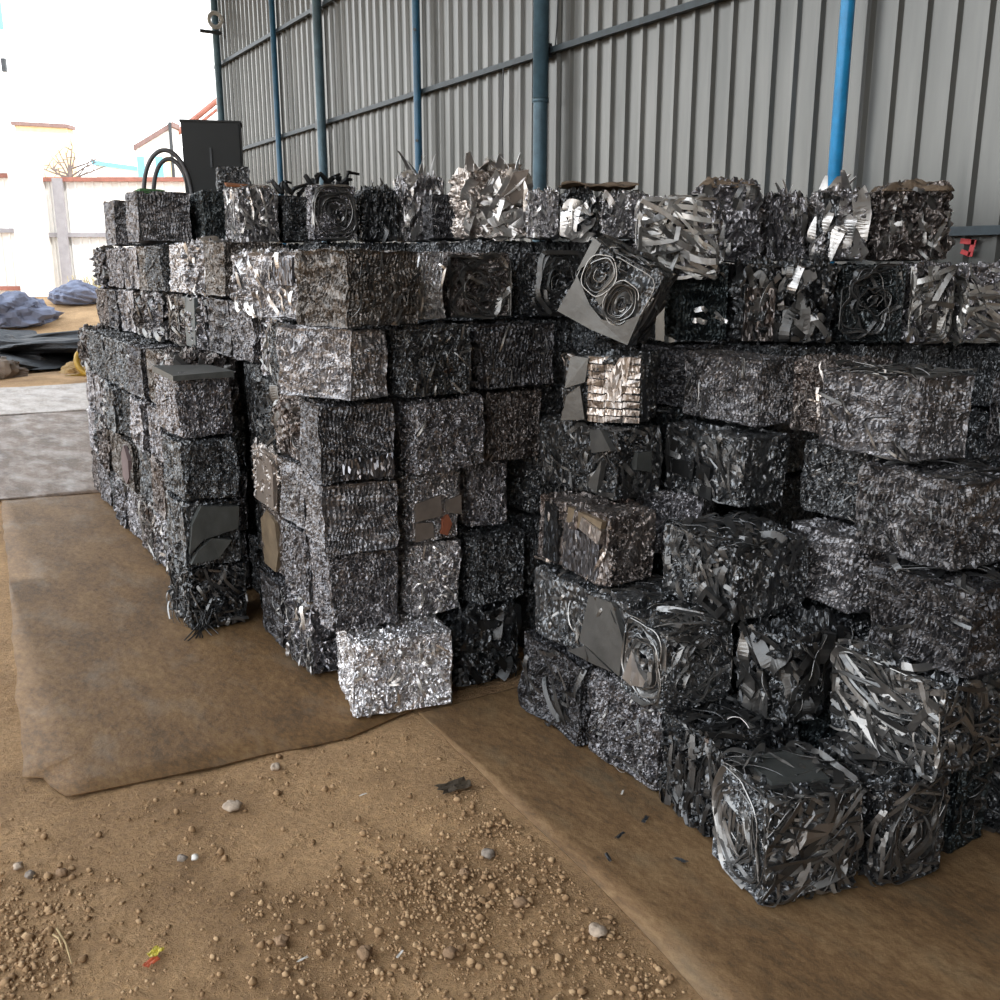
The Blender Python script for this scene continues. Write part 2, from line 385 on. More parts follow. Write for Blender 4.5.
def loose(o, face, n, seed, mat='strip', w=(.006, .016), ln=(.1, .24), lift=(.0, .03), ang=None, curv=8., label=None):
    d = DIM[o]
    r = np.random.RandomState(seed)
    for i in range(n):
        V, F, T = join(strips(d, face, r, 1, w, ln, curv, lift, ang, .5, .9))
        p = mesh_obj('loose_strip', local(o, V), F, M[mat], o, tone=T)
        if label: p['label'] = label
def cap(o, mat, name, label, seed, hgt=.034, over=-.012):
    """a ragged crust of dirt or cloth lying on the top of a bale"""
    d = DIM[o]; n = 26; X, Y = np.meshgrid(np.linspace(-.5, .5, n), np.linspace(-.5, .5, n)); P = np.stack([X.ravel()*(d[0]+over), Y.ravel()*(d[1]+over), np.zeros(n*n)], 1)
    N = noise3(P, seed, .14, hgt*.6) + noise3(P, seed+1, .05, hgt*.3); e = np.maximum(np.abs(X), np.abs(Y)).ravel()
    P[:, 2] = d[2]/2 + .004 + np.abs(N[:, 2])*(1-np.clip((e-.38)/.12, 0, 1)) - .02*np.clip((e-.44)/.06, 0, 1); P[:, :2] += N[:, :2]*.6
    i = (np.arange(n-1)[:, None]*n + np.arange(n-1)).ravel(); p = mesh_obj(name, local(o, P), np.stack([i, i+1, i+n+1, i+n], 1), M[mat], o, True)
    if label: p['label'] = label
    m = p.modifiers.new('t', 'SOLIDIFY'); m.thickness = .004/max(o.scale); m.offset = 1
def spikes(o, n, seed, mat='strip', h=(.05, .14), w=(.012, .04)):
    """torn tongues of sheet standing up out of the top of a bale"""
    hi = DIM[o]/2; lo = -hi
    r = np.random.RandomState(seed)
    for i in range(n):
        x = r.uniform(lo[0]+.04, hi[0]-.04); y = r.uniform(lo[1]+.03, hi[1]-.06); H = r.uniform(*h); m = 7
        s = np.linspace(0, 1, m); a = r.uniform(0, 6.28); ln = r.uniform(.2, .9)*H
        C = np.stack([x + math.cos(a)*ln*s**2, y + math.sin(a)*ln*s**2, hi[2]-.03 + (H+.03)*s], 1)
        W = np.array([math.cos(a+1.57), math.sin(a+1.57), 0.]); T = np.gradient(C, axis=0); T /= np.linalg.norm(T, axis=1)[:, None]
        N = np.cross(T, np.broadcast_to(W, T.shape))
        V, F = band(C, np.broadcast_to(W, T.shape), N, r.uniform(*w)*(1-.75*s**1.5), .002)
        mesh_obj('torn_tongue', local(o, V), F, M[mat], o, tone=np.full(len(V), r.uniform(.2, 1)))


# ============================================================ THE SETTING
def dirt_mat():
    m, nt, p = new_mat('dirt'); L = nt.links
    t = nd(nt, 'ShaderNodeTexCoord')
    n = nd(nt, 'ShaderNodeTexNoise', Scale=1.3, Detail=9.0, Roughness=.68); L.new(t.outputs['Object'], n.inputs['Vector'])
    c = nd(nt, 'ShaderNodeValToRGB'); e = c.color_ramp.elements
    e[0].position = .32; e[0].color = (.235, .138, .064, 1); e[1].position = .70; e[1].color = (.57, .365, .19, 1)
    L.new(n.outputs['Fac'], c.inputs[0])
    n2 = nd(nt, 'ShaderNodeTexNoise', Scale=55.0, Detail=6.0, Roughness=.7); L.new(t.outputs['Object'], n2.inputs['Vector'])
    mx = nd(nt, 'ShaderNodeMix', data_type='RGBA', blend_type='OVERLAY'); mx.inputs[0].default_value = .55
    c2 = nd(nt, 'ShaderNodeValToRGB'); c2.color_ramp.elements[0].position = .3; c2.color_ramp.elements[1].position = .7
    c2.color_ramp.elements[0].color = (.22, .2, .18, 1); c2.color_ramp.elements[1].color = (.72, .7, .66, 1)
    L.new(n2.outputs['Fac'], c2.inputs[0]); L.new(c.outputs[0], mx.inputs[6]); L.new(c2.outputs[0], mx.inputs[7])
    L.new(mx.outputs[2], p.inputs['Base Color']); p.inputs['Roughness'].default_value = .95
    b = nd(nt, 'ShaderNodeBump', Strength=1.0, Distance=.02); n3 = nd(nt, 'ShaderNodeTexNoise', Scale=38.0, Detail=9.0, Roughness=.72)
    L.new(t.outputs['Object'], n3.inputs['Vector']); L.new(n3.outputs['Fac'], b.inputs['Height']); L.new(b.outputs[0], p.inputs['Normal'])
    return m
DIRT = dirt_mat()
def ground_z(x, y):
    """gentle lumps by the shed, a bank of earth rising towards the boundary fence"""
    yf = x*math.sin(R(32.1)) + y*math.cos(R(32.1))
    k = np.clip((yf-15.)/6., 0, 1); k = k*k*(3-2*k)
    return 1.08*k
gx = np.concatenate([np.linspace(-60, -3, 20), np.linspace(-2.8, 3, 90), np.linspace(3.3, 60, 20)])
gy = np.concatenate([np.linspace(-40, .4, 12), np.linspace(.5, 4.6, 90), np.linspace(4.8, 60, 110)])
X, Y = np.meshgrid(gx, gy); P2 = np.stack([X.ravel(), Y.ravel(), np.zeros(X.size)], 1)
Z = ground_z(X, Y).ravel()
near = ((P2[:, 0] > -2.5) & (P2[:, 0] < 1.2) & (P2[:, 1] < 4.4) & (P2[:, 1] > .5)).astype(float)
Z = Z + (noise3(P2, 5, .6, .006) + noise3(P2, 6, .13, .004))[:, 2] * near - .006
far = (P2[:, 1] > 15)
Z = Z + noise3(P2, 9, 3., .05)[:, 2]*far
P2[:, 2] = Z
nx_ = len(gx); i = (np.arange(len(gy)-1)[:, None]*nx_ + np.arange(nx_-1)).ravel()
tag(mesh_obj('floor', P2, np.stack([i, i+1, i+nx_+1, i+nx_], 1), DIRT, smooth=True), None, None, None, 'structure')

def cladding_mat():
    m, nt, p = new_mat('ribbed_cladding'); L = nt.links
    t = nd(nt, 'ShaderNodeTexCoord'); mp = nd(nt, 'ShaderNodeMapping'); mp.inputs['Scale'].default_value = (1, 3.0, .35)
    n = nd(nt, 'ShaderNodeTexNoise', Scale=1.6, Detail=6.0, Roughness=.6)
    L.new(t.outputs['Object'], mp.inputs[0]); L.new(mp.outputs[0], n.inputs['Vector'])
    c = nd(nt, 'ShaderNodeValToRGB'); e = c.color_ramp.elements
    e[0].position = .3; e[0].color = (.088, .092, .089, 1); e[1].position = .72; e[1].color = (.148, .151, .146, 1)
    L.new(n.outputs['Fac'], c.inputs[0]); L.new(c.outputs[0], p.inputs['Base Color'])
    p.inputs['Roughness'].default_value = .26; p.inputs['Metallic'].default_value = .42
    return m
CLAD = cladding_mat()
# right wall: ribbed sheets, ribs standing into the shed every 0.2 m, sheets lapped every metre
prof = [(0, 0), (.134, 0), (.152, -.030), (.182, -.030), (.2, 0)]
V = []; ys = []
y = -16.0
while y < 18.1:
    for (a, dx) in prof[:-1]:
        ys.append((y + a, 5.5 + dx + (.003 if int((y+16.0+1e-6)/1.0) % 2 else 0)))
    y += .2
ys.append((y, 5.5))
zs = [0, 1.9, 3.6, 5.05, 7.0]
for z in zs: V += [(x, yy, z) for (yy, x) in ys]
n = len(ys); F = [(j*n+k, j*n+k+1, (j+1)*n+k+1, (j+1)*n+k) for j in range(len(zs)-1) for k in range(n-1)]
wall = mesh_obj('wall_right', V, F, CLAD); tag(wall, None, None, None, 'structure')
so = wall.modifiers.new('sheet', 'SOLIDIFY'); so.thickness = .002; so.offset = 1
ROOF = plain('roof_sheet', (.33, .34, .34), .5, .3, .1)
rf = MB(); n = 120; V = []
for k in range(n+1):
    yy = -16 + k*34.2/n; dz = .03*(k % 2)
    V += [(5.6, yy, 6.9+dz), (-3.6, yy, 7.9+dz)]
rf.add(V, [(2*k, 2*k+2, 2*k+3, 2*k+1) for k in range(n)])
ro = rf.build('ceiling', ROOF); tag(ro, None, None, None, 'structure')
so = ro.modifiers.new('sheet', 'SOLIDIFY'); so.thickness = .003

bw = MB(); n = 48; V = []  # unseen wall added behind the camera to darken the bales' end faces
for k in range(n+1):
    xx = -3.6 + k*9.2/n; V += [(xx, -5.5 + .03*(k % 2), 0), (xx, -5.5 + .03*(k % 2), 6.85)]
bw.add(V, [(2*k, 2*k+2, 2*k+3, 2*k+1) for k in range(n)])
bk = bw.build('added_shade_wall', CLAD); tag(bk, None, None, None, 'structure'); so = bk.modifiers.new('sheet', 'SOLIDIFY'); so.thickness = .003
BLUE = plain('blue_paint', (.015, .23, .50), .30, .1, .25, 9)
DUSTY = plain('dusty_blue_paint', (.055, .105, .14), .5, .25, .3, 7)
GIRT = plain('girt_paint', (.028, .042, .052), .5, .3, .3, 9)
BLUE2 = plain('dark_blue_paint', (.016, .085, .16), .4, .1, .25, 9)  # darker blue, used on two of the thin columns
STEEL = plain('dark_steel', (.05, .055, .06), .45, .6, .2, 9)

def column(y, r, mat, label, joint=None, x=5.33, foot=True, bolts=False):
    y = y*x/5.5; c = empty('steel_column', (x, y, 0)); tag(c, label, 'column', 'blue pipe columns along the ribbed wall')
    MB().tube([(0, 0, 0.02), (0, 0, 6.85)], r, 20).build('pipe', mat, c, True)
    MB().box((0, 0, .01), (r*3.2, r*3.2, .02)).build('base_plate', GIRT, c)
    if joint:
        MB().tube([(0, 0, joint-.02), (0, 0, joint+.02)], r*1.14, 20).build('joint_collar', mat, c, True)
        MB().tube([(0, 0, joint+.02), (0, 0, 6.8)], r*1.07, 20).build('sleeve', mat, c, True)
    if bolts:
        for z in (2.5, 3.05, 4.2): MB().tube([(-r*.7-.012, -r*.7-.012, z), (-r*.62, -r*.62, z)], .016, 8).build('bolt', STEEL, c)
    return c
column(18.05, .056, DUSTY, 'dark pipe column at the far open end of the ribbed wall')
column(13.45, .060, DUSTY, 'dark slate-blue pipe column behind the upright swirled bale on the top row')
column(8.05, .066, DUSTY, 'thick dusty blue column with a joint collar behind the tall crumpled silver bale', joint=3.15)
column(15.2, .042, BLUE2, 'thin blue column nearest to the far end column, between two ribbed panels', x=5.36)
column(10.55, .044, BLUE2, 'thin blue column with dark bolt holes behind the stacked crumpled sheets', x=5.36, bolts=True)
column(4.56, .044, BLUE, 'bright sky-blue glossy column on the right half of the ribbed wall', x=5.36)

def girt(z, y0, y1, label):
    g = empty('wall_girt', (5.43, (y0+y1)/2, z)); tag(g, label, 'rail', 'horizontal steel rails on the ribbed wall')
    MB().box((0, 0, 0), (.05, y1-y0, .05)).build('rail', GIRT, g)
    MB().box((-.02, 0, -.022), (.012, y1-y0, .010)).build('lip', GIRT, g)
    for yy in (8.05, 13.45):
        if y0 < yy < y1: MB().box((-.02, yy-(y0+y1)/2-.16, 0), (.055, .22, .12)).build('cleat', STEEL, g)
girt(1.88, -15.9, 18.0, 'lowest dark blue wall rail, seen at the right behind the top bales')
girt(3.58, -15.9, 18.0, 'long dark wall rail crossing the ribbed wall at mid height')
girt(5.04, -15.9, 18.0, 'upper dark wall rail, visible near the top left of the ribbed wall')
# lamp bracket with a coil of wire on the end column
c = empty('wire_coil', (5.24, 17.42, 5.60)); tag(c, 'small bracket with a pale coil of wire high on the far end column', 'wire')
MB().box((-.02, 0, -.12), (.36, .05, .05)).build('bracket', STEEL, c)
q = [(.06+(.13-.004*t)*math.cos(t), -.03, .06+(.14-.005*t)*math.sin(t)) for t in np.linspace(0, 12.4, 50)]
MB().tube(q, .020, 6, (0, 1, 0)).build('coil', plain('pale_wire', (.4, .4, .38), .5), c)
for (yy, z0, z1, lab) in ((8.55, 2.3, 3.55, 'thin dark wire hanging from the mid rail left of the thick dusty column'), (7.65, 3.6, 5.0, 'thin dark wire hanging above the mid rail right of the thick dusty column')):
    q = [(5.40+.012*math.sin(k*1.1), yy+.02*math.sin(k*.9)+.02*k/8, z1+(z0-z1)*k/8) for k in range(9)]
    tag(MB().tube(q, .006, 6).build('hanging_wire', STEEL), lab, 'wire')
# red brush mark on the cladding
rp = plain('red_paint', (.50, .035, .04), .5)
mk = MB()
for (a, b, t) in (((3.575, 1.825), (3.485, 1.815), .030), ((3.49, 1.83), (3.505, 1.735), .03), ((3.565, 1.765), (3.505, 1.745), .026)):
    d = Vector((0, b[0]-a[0], b[1]-a[1])); nn = Vector((0, -d.z, d.y)).normalized()*t/2
    p = [Vector((5.468, a[0], a[1])), Vector((5.468, b[0], b[1]))]
    mk.add([p[0]+nn, p[1]+nn, p[1]-nn, p[0]-nn, p[0]+nn+Vector((.004,0,0)), p[1]+nn+Vector((.004,0,0)), p[1]-nn+Vector((.004,0,0)), p[0]-nn+Vector((.004,0,0))],
           [(0,1,2,3),(7,6,5,4),(0,4,5,1),(1,5,6,2),(2,6,7,3),(3,7,4,0)])
tag(mk.build('painted_mark', rp), 'red painted stroke mark on the ribbed wall below the lowest rail', 'mark')

# ------------------------------------------------------------ steel sheets laid on the ground
def plate_mat(name, brown, grey, greyamt, rough, sheen=.3):
    m, nt, p = new_mat(name); L = nt.links
    t = nd(nt, 'ShaderNodeTexCoord'); mp = nd(nt, 'ShaderNodeMapping'); mp.inputs['Rotation'].default_value = (0, 0, .5); mp.inputs['Scale'].default_value = (1.7, .7, 1)
    n = nd(nt, 'ShaderNodeTexNoise', Scale=2.2, Detail=9.0, Roughness=.66); L.new(t.outputs['Object'], mp.inputs[0]); L.new(mp.outputs[0], n.inputs['Vector'])
    n4 = nd(nt, 'ShaderNodeTexNoise', Scale=26.0, Detail=8.0, Roughness=.75); L.new(mp.outputs[0], n4.inputs['Vector'])
    ov = nd(nt, 'ShaderNodeMix', data_type='FLOAT'); ov.inputs[0].default_value = .55; L.new(n.outputs['Fac'], ov.inputs[2]); L.new(n4.outputs['Fac'], ov.inputs[3])
    c = nd(nt, 'ShaderNodeValToRGB'); e = c.color_ramp.elements
    e[0].position = .40; e[0].color = tuple(q*w_ for q, w_ in zip(brown, (.58, .55, .52)))+(1,); e[1].position = .60; e[1].color = tuple(q*1.45 for q in brown)+(1,)
    k_ = c.color_ramp.elements.new(.5); k_.color = (brown[0]*1.04, brown[1]*.95, brown[2]*.86, 1)
    L.new(ov.outputs[0], c.inputs[0])
    n2 = nd(nt, 'ShaderNodeTexNoise', Scale=3.3, Detail=10.0, Roughness=.62); L.new(mp.outputs[0], n2.inputs['Vector'])
    r = nd(nt, 'ShaderNodeMapRange'); r.inputs[1].default_value = .62-greyamt*.35; r.inputs[2].default_value = .95-greyamt*.35; r.inputs[4].default_value = .62; L.new(n2.outputs['Fac'], r.inputs[0])
    mx = nd(nt, 'ShaderNodeMix', data_type='RGBA'); mx.inputs[7].default_value = grey+(1,)
    L.new(r.outputs[0], mx.inputs[0]); L.new(c.outputs[0], mx.inputs[6]); L.new(mx.outputs[2], p.inputs['Base Color'])
    rr = nd(nt, 'ShaderNodeMapRange'); rr.inputs[3].default_value = rough+.18; rr.inputs[4].default_value = rough-.08
    L.new(r.outputs[0], rr.inputs[0]); L.new(rr.outputs[0], p.inputs['Roughness']); p.inputs['Metallic'].default_value = sheen
    b = nd(nt, 'ShaderNodeBump', Strength=.6, Distance=.01); n3 = nd(nt, 'ShaderNodeTexNoise', Scale=24.0, Detail=8.0, Roughness=.7)
    L.new(t.outputs['Object'], n3.inputs['Vector']); L.new(n3.outputs['Fac'], b.inputs['Height']); L.new(b.outputs[0], p.inputs['Normal'])
    return m
def sheet(name, outline, mat, label, z=.006, th=.006, wav=.004, seed=0, sub=7, curl=None):
    """outline densified, filled with a grid-cut plate that sags a little with the ground"""
    import bmesh
    bm = bmesh.new(); pts = []; r = np.random.RandomState(seed)
    k = len(outline)
    for i in range(k):
        a = np.array(outline[i]); b = np.array(outline[(i+1) % k]); m = max(2, int(np.linalg.norm(b-a)/.14))
        for j in range(m):
            q = a+(b-a)*j/m + (r.normal(0, .006, 2) if j else 0); pts.append(q)
    f = bm.faces.new([bm.verts.new((q[0], q[1], 0)) for q in pts])
    lo = np.min(outline, 0); hi = np.max(outline, 0)
    for ax in (0, 1):
        s = lo[ax]+.2
        while s < hi[ax]:
            no = [0, 0, 0]; no[ax] = 1; co = [0, 0, 0]; co[ax] = s
            bmesh.ops.bisect_plane(bm, geom=bm.verts[:]+bm.edges[:]+bm.faces[:], plane_co=co, plane_no=no); s += .2
    for v in bm.verts:
        h = float(noise3(np.array([[v.co.x, v.co.y, 0]]), seed+3, .9, wav)[0, 2])
        v.co.z = z + abs(h) + (curl(v.co.x, v.co.y) if curl else 0)
    me = bpy.data.meshes.new(name); bm.to_mesh(me); bm.free(); me.materials.append(mat)
    me.polygons.foreach_set('use_smooth', [True]*len(me.polygons))
    o = bpy.data.objects.new(name, me); COL.objects.link(o)
    s = o.modifiers.new('thick', 'SOLIDIFY'); s.thickness = th; s.offset = -1
    return tag(o, label, 'steel sheet', 'steel sheets laid on the dirt floor')
PL1 = plate_mat('rusty_plate', (.150, .088, .036), (.22, .18, .135), .30, .52, .12)
PL2 = plate_mat('muddy_plate', (.172, .106, .050), (.17, .145, .095), .3, .52, .15)
PL3 = plate_mat('sky_gloss_plate', (.15, .11, .085), (.52, .48, .45), .50, .42, .35)  # pale grey streaks put the gloss of the sky into the colour
sheet('ground_sheet', [(.56, 7.84), (.36, 5.2), (.20, 3.34), (.26, 3.30), (.305, 3.13), (.62, 3.10), (1.25, 3.03), (1.62, 3.12), (1.62, 7.7)], PL1,
      'large brown rusty sheet on the ground in front of the left face', seed=11)
sheet('ground_sheet', [(1.55, 3.06), (1.50, 2.05), (1.43, 1.38), (1.36, .45), (3.3, .45), (3.3, 3.06)], PL2,
      'brown muddy sheet on the ground under the right part of the pile', seed=12, wav=.003)
sheet('ground_sheet', [(-.45, 7.98), (1.5, 7.60), (2.0, 9.6), (1.9, 12.2), (-.4, 12.75)], PL3,
      'pale sky-glossed brown sheet just beyond the large rusty sheet', seed=13, z=.012)
sheet('ground_sheet', [(-.3, 12.5), (2.1, 12.2), (2.5, 15.3), (0., 15.5)], plate_mat('sky_bright_plate', (.34, .31, .29), (.6, .57, .55), .6, .4, .3),  # paleness painted in for the sky light beyond the roof
      'palest grey sheet farthest away, in front of the dark rubbish heap', seed=14, z=.02)

# ============================================================ THE BALES
ZL = [0.012, .33, .64, .92, 1.21, 1.475, 1.74, 2.04]
ZR = [0.012, .33, .61, .87, 1.13, 1.385, 1.69, 1.98]
ZF = [0.012, .335, .65, .945, 1.25, 1.53, 1.80]
def L(n): return ZL[n], ZL[n+1]
def Q(n): return ZR[n], ZR[n+1]
H = dict
SH[:] = [.045, 0.]
# --- front corner column, ground to top
b = B('bright silver shredded bale on the ground at the front corner of the pile', 'fine', 'silver', 1.29, 1.69, 3.07, 3.41, *L(0), yaw=-14, hero=H(ex=[('strips','F',(46,(.004,.012),(.03,.10),9)),('strips','L',(20,(.004,.012),(.05,.15),5),H(ang=1.57))], mat='strips'))
loose(b, 'T', 5, 71, 'strips', (.006, .014), (.05, .13))
b = B('dark grey dense bale second from the ground in the front corner column', 'fine', 'mid', 1.235, 1.535, 3.19, 3.52, *L(1), yaw=-8, hero=H())
b = B('dark grey dense bale third from the ground in the front corner column', 'comb', 'mid', 1.215, 1.52, 3.16, 3.50, *L(2), yaw=-8, hero=H())
b = B('grey bale with pressed square pads, fourth from the ground in the front corner column', 'comb', 'mid', 1.20, 1.50, 3.13, 3.47, *L(3), yaw=-8, hero=H())
patch(b, 'pressed_pad', 'F', 'mid', [(.30,.03),(.52,.04),(.52,.32),(.28,.30)]); patch(b, 'pressed_pad', 'F', 'mid', [(.60,.03),(.97,.06),(.95,.36),(.58,.28)], .008)
b = B('pale grey ribbed bale jutting out, fifth from the ground in the front corner column', 'comb', 'light', 1.20, 1.42, 3.10, 3.50, *L(4), yaw=22, hero=H())
b = B('large frontal grey bale with a dull face, sixth up at the front corner', 'comb', 'brown', 1.205, 1.55, 3.05, 3.37, *L(5), yaw=14, hero=H(ex=[('strips','F',(26,(.004,.009),(.04,.12),5),H(ang=1.2))]))
# --- behind the corner column: the two narrow columns running back along the left face
b = B('messy grey bale with brown top on the ground, just behind the silver corner bale', 'ribbon', 'mid', 1.27, 1.56, 3.56, 3.88, *L(0), hero=H(ex=[('strips','L',(50,(.005,.014),(.06,.2),6),H(ang=1.57,spread=.4))], mat='strip'))
loose(b, 'L', 5, 72, 'strips', (.008, .02), (.05, .13)); patch(b, 'rusty_plate', 'T', 'ochre', [(.02,.05),(.8,.1),(.9,.8),(.1,.9)])
B('dark bale on the ground, second behind the front corner bale', 'comb', 'dark', 1.27, 1.58, 3.91, 4.24, *L(0), var=1)
B('grey bale second from the ground, just behind the corner column', 'fine', 'mid', 1.27, 1.58, 3.58, 3.90, *L(1), var=2)
b = B('bale with a dull ochre sheet on its face, second up beside the jutting column', 'sheet', 'brown', 1.30, 1.60, 3.93, 4.25, *L(1), var=1)
patch(b, 'ochre_sheet', 'L', 'ochre', [(.12,.05),(.62,.02),(.78,.35),(.72,.80),(.40,.95),(.10,.75)], .008, 'dull ochre metal sheet')
b = B('grey comb-textured bale third from the ground, just behind the corner column', 'comb', 'mid', 1.26, 1.57, 3.55, 3.88, *L(2), var=3)
b = B('bale with a smooth tan sheet on its face, third up beside the jutting column', 'crumple', 'warm', 1.27, 1.57, 3.91, 4.25, *L(2), var=1)
patch(b, 'tan_sheet', 'L', 'tan', [(.20,.04),(.95,.02),(.98,.60),(.86,.95),(.50,.98),(.30,.70)], .010, 'smooth tan metal sheet')
b = B('crumpled brownish bale with bright folds, fourth from the ground behind the corner column', 'crumple', 'brown', 1.27, 1.56, 3.55, 3.90, *L(3), var=2)
b = B('dark torn bale with bright vertical folds, fourth from the ground beside the jutting column', 'ribbon', 'dark', 1.30, 1.58, 3.93, 4.24, *L(3), var=3)
b = B('narrow grey bale with long vertical folds, fifth up behind the pale jutting bale', 'ribbon', 'mid', 1.31, 1.58, 3.80, 4.14, *L(4), var=1)
b = B('large pale bale with a flattened pad, sixth up, left of the frontal corner bale', 'comb', 'light', 1.20, 1.50, 3.46, 3.84, *L(5), yaw=20, hero=H(ex=[('strips','L',(16,(.008,.016),(.06,.12),3),H(ang=1.5,spread=.2))], mat='strips'))
patch(b, 'pressed_pad', 'L', 'mid', [(.46,.52),(.74,.50),(.76,.90),(.44,.92)], .006)
b = B('pale bale of upright crumpled strips, sixth up, left of the padded pale bale', 'crumple', 'light', 1.27, 1.58, 3.99, 4.36, *L(5), var=3)
# --- jutting column
b = B('ragged dark bale spilling loose wires on the floor, bottom of the jutting left column', 'ribbon', 'dark', .98, 1.27, 4.34, 4.72, *L(0), yaw=0, hero=H(ex=[('strips','F',(40,(.006,.016),(.06,.2))),('strips','L',(50,(.005,.012),(.06,.2),6),H(ang=1.57))], mat='strip'))
loose(b, 'L', 7, 73, 'strip', (.006, .012), (.14, .26), (.01, .05), 1.2)
r = np.random.RandomState(50)
for k in range(9):
    x0 = r.uniform(-.14, .0); y0 = -.19; q = [(x0, y0, -.05), (x0-.02+r.uniform(-.05, .03), y0-.03, -.11), (x0-.05+r.uniform(-.12, .06), y0-.06-r.uniform(0, .04), -.146)]
    MB().tube(q, [.004, .004, .003], 6).build('loose_wire', M['strip'], b)
b = B('dark bale with folded grey flaps on its end, second up in jutting column', 'sheet', 'dark', .97, 1.25, 4.30, 4.68, *L(1), var=2)
patch(b, 'folded_flap', 'F', 'greyflap', [(.05,.25),(.30,.45),(.95,.55),(.98,.90),(.30,.98),(.12,.70)], .016, 'dull grey folded metal flap', .012, 3)
patch(b, 'folded_flap', 'F', 'greyflap', [(.05,.10),(.55,.12),(.80,.40),(.45,.46),(.20,.30)], .022, 'dull grey folded metal flap', .012, 4)
b = B('dark bale dotted with bright crumbs, third from the ground in the jutting left column', 'fine', 'dark', .98, 1.26, 4.31, 4.70, *L(2), var=3)
b = B('grey bale under an overhanging flat lid, fourth and top of the jutting left column', 'fine', 'mid', .995, 1.27, 4.36, 4.78, *L(3), var=5)
patch(b, 'flat_lid', 'T', 'greyflap', [(-.06,-.05),(1.03,-.06),(1.02,.98),(-.03,1.0)], .014, None, .006, 5)
# --- columns B and D: the end face of the left part
b = B('sparkling warm-grey bale second from the ground, right of the corner column', 'fine', 'light', 1.555, 1.795, 3.20, 3.52, *L(1), hero=H(ex=[('strips','F',(24,(.004,.010),(.03,.09),9))], mat='strips'))
b = B('bale with flat pinkish plates on its end, third up, right of the corner column', 'fine', 'light', 1.55, 1.785, 3.18, 3.50, *L(2), hero=H(ex=[]))
patch(b, 'flat_plate', 'F', 'tan', [(.05,.32),(.58,.36),(.55,.66),(.06,.58)], .007, 'pinkish-grey flat plate'); patch(b, 'flat_plate', 'F', 'tan', [(.66,.40),(.98,.34),(.97,.62),(.70,.58)], .007, 'pinkish-grey flat plate'); patch(b, 'flat_plate', 'F', 'tan', [(.05,.03),(.42,.06),(.40,.28),(.05,.30)], .006, 'pinkish-grey flat plate')
patch(b, 'rust_flake', 'F', plain('rust_flake', (.22, .07, .035), .6), [(.55,.10),(.68,.06),(.78,.22),(.70,.36),(.60,.30)], .009, 'small rust-red flake')
b = B('wide even grey bale tilted slightly, fourth from the ground right of the corner column', 'fine', 'mid', 1.525, 1.86, 3.10, 3.44, *L(3), tilt=(0, -3), hero=H(ex=[('strips','F',(20,(.003,.008),(.03,.08),9))]))
b = B('dark bale with bright right edge, fifth up, right of the pale jutting bale', 'fine', 'dark', 1.49, 1.80, 3.10, 3.42, *L(4), hero=H(ex=[('strips','F',(26,(.004,.010),(.04,.14),5),H(ang=1.57,spread=.4))], mat='strip'))
b = B('bright white finely ribbed bale peeping out right of the large frontal corner bale', 'comb', 'silver', 1.585, 1.785, 3.24, 3.54, *L(5), yaw=-6, hero=H(mat='strips', ex=[('strips','F',(14,(.004,.009),(.04,.14),3),H(ang=1.4,spread=.3))]))
b = B('dark glossy folded bale on the ground, right of the bright silver corner bale', 'crumple', 'dark', 1.735, 2.03, 3.14, 3.46, *L(0), hero=H(ex=[('strips','F',(12,(.02,.045),(.1,.25),6),H(lift=(-.01,.01)))], mat='stripd'))
b = B('blackish bale second up in the inner corner column', 'fine', 'dark', 1.82, 2.09, 3.17, 3.50, *L(1), hero=H(ex=[('strips','F',(16,(.003,.008),(.03,.09),9))]))
b = B('small even grey bale set back, third up in the inner corner column', 'fine', 'mid', 1.835, 2.05, 3.24, 3.56, *L(2), hero=H())
b = B('dark brownish bale fourth up in the inner corner column', 'fine', 'brown', 1.88, 2.16, 3.17, 3.50, *L(3), var=4)
b = B('wide dark bale with a finely ribbed stripe, fifth up at the inner corner', 'comb', 'dark', 1.82, 2.21, 3.14, 3.48, *L(4), yaw=2, hero=H(ex=[('strips','F',(22,(.003,.008),(.04,.14),3),H(ang=1.57,spread=.15))]))
b = B('brown-grey bale of swirled wavy layers right of the bright white ribbed bale', 'swirl', 'brown', 1.805, 2.11, 3.30, 3.62, *L(5), yaw=-4, hero=H(ex=[('rings','F',(.55,.45,.18,.15,9),H(wob=.2)),('strips','F',(10,(.006,.012),(.1,.25),6),H(ang=0.,spread=.4))], mat='strip'))
b = B('black bale with a rounded swirl, sixth up, left of the tilted spiral bale', 'swirl', 'dark', 2.15, 2.50, 3.30, 3.62, *L(5), yaw=-10, hero=H(ex=[('rings','F',(.6,.5,.15,.16,6),H(wob=.1))], mat='stripd'))

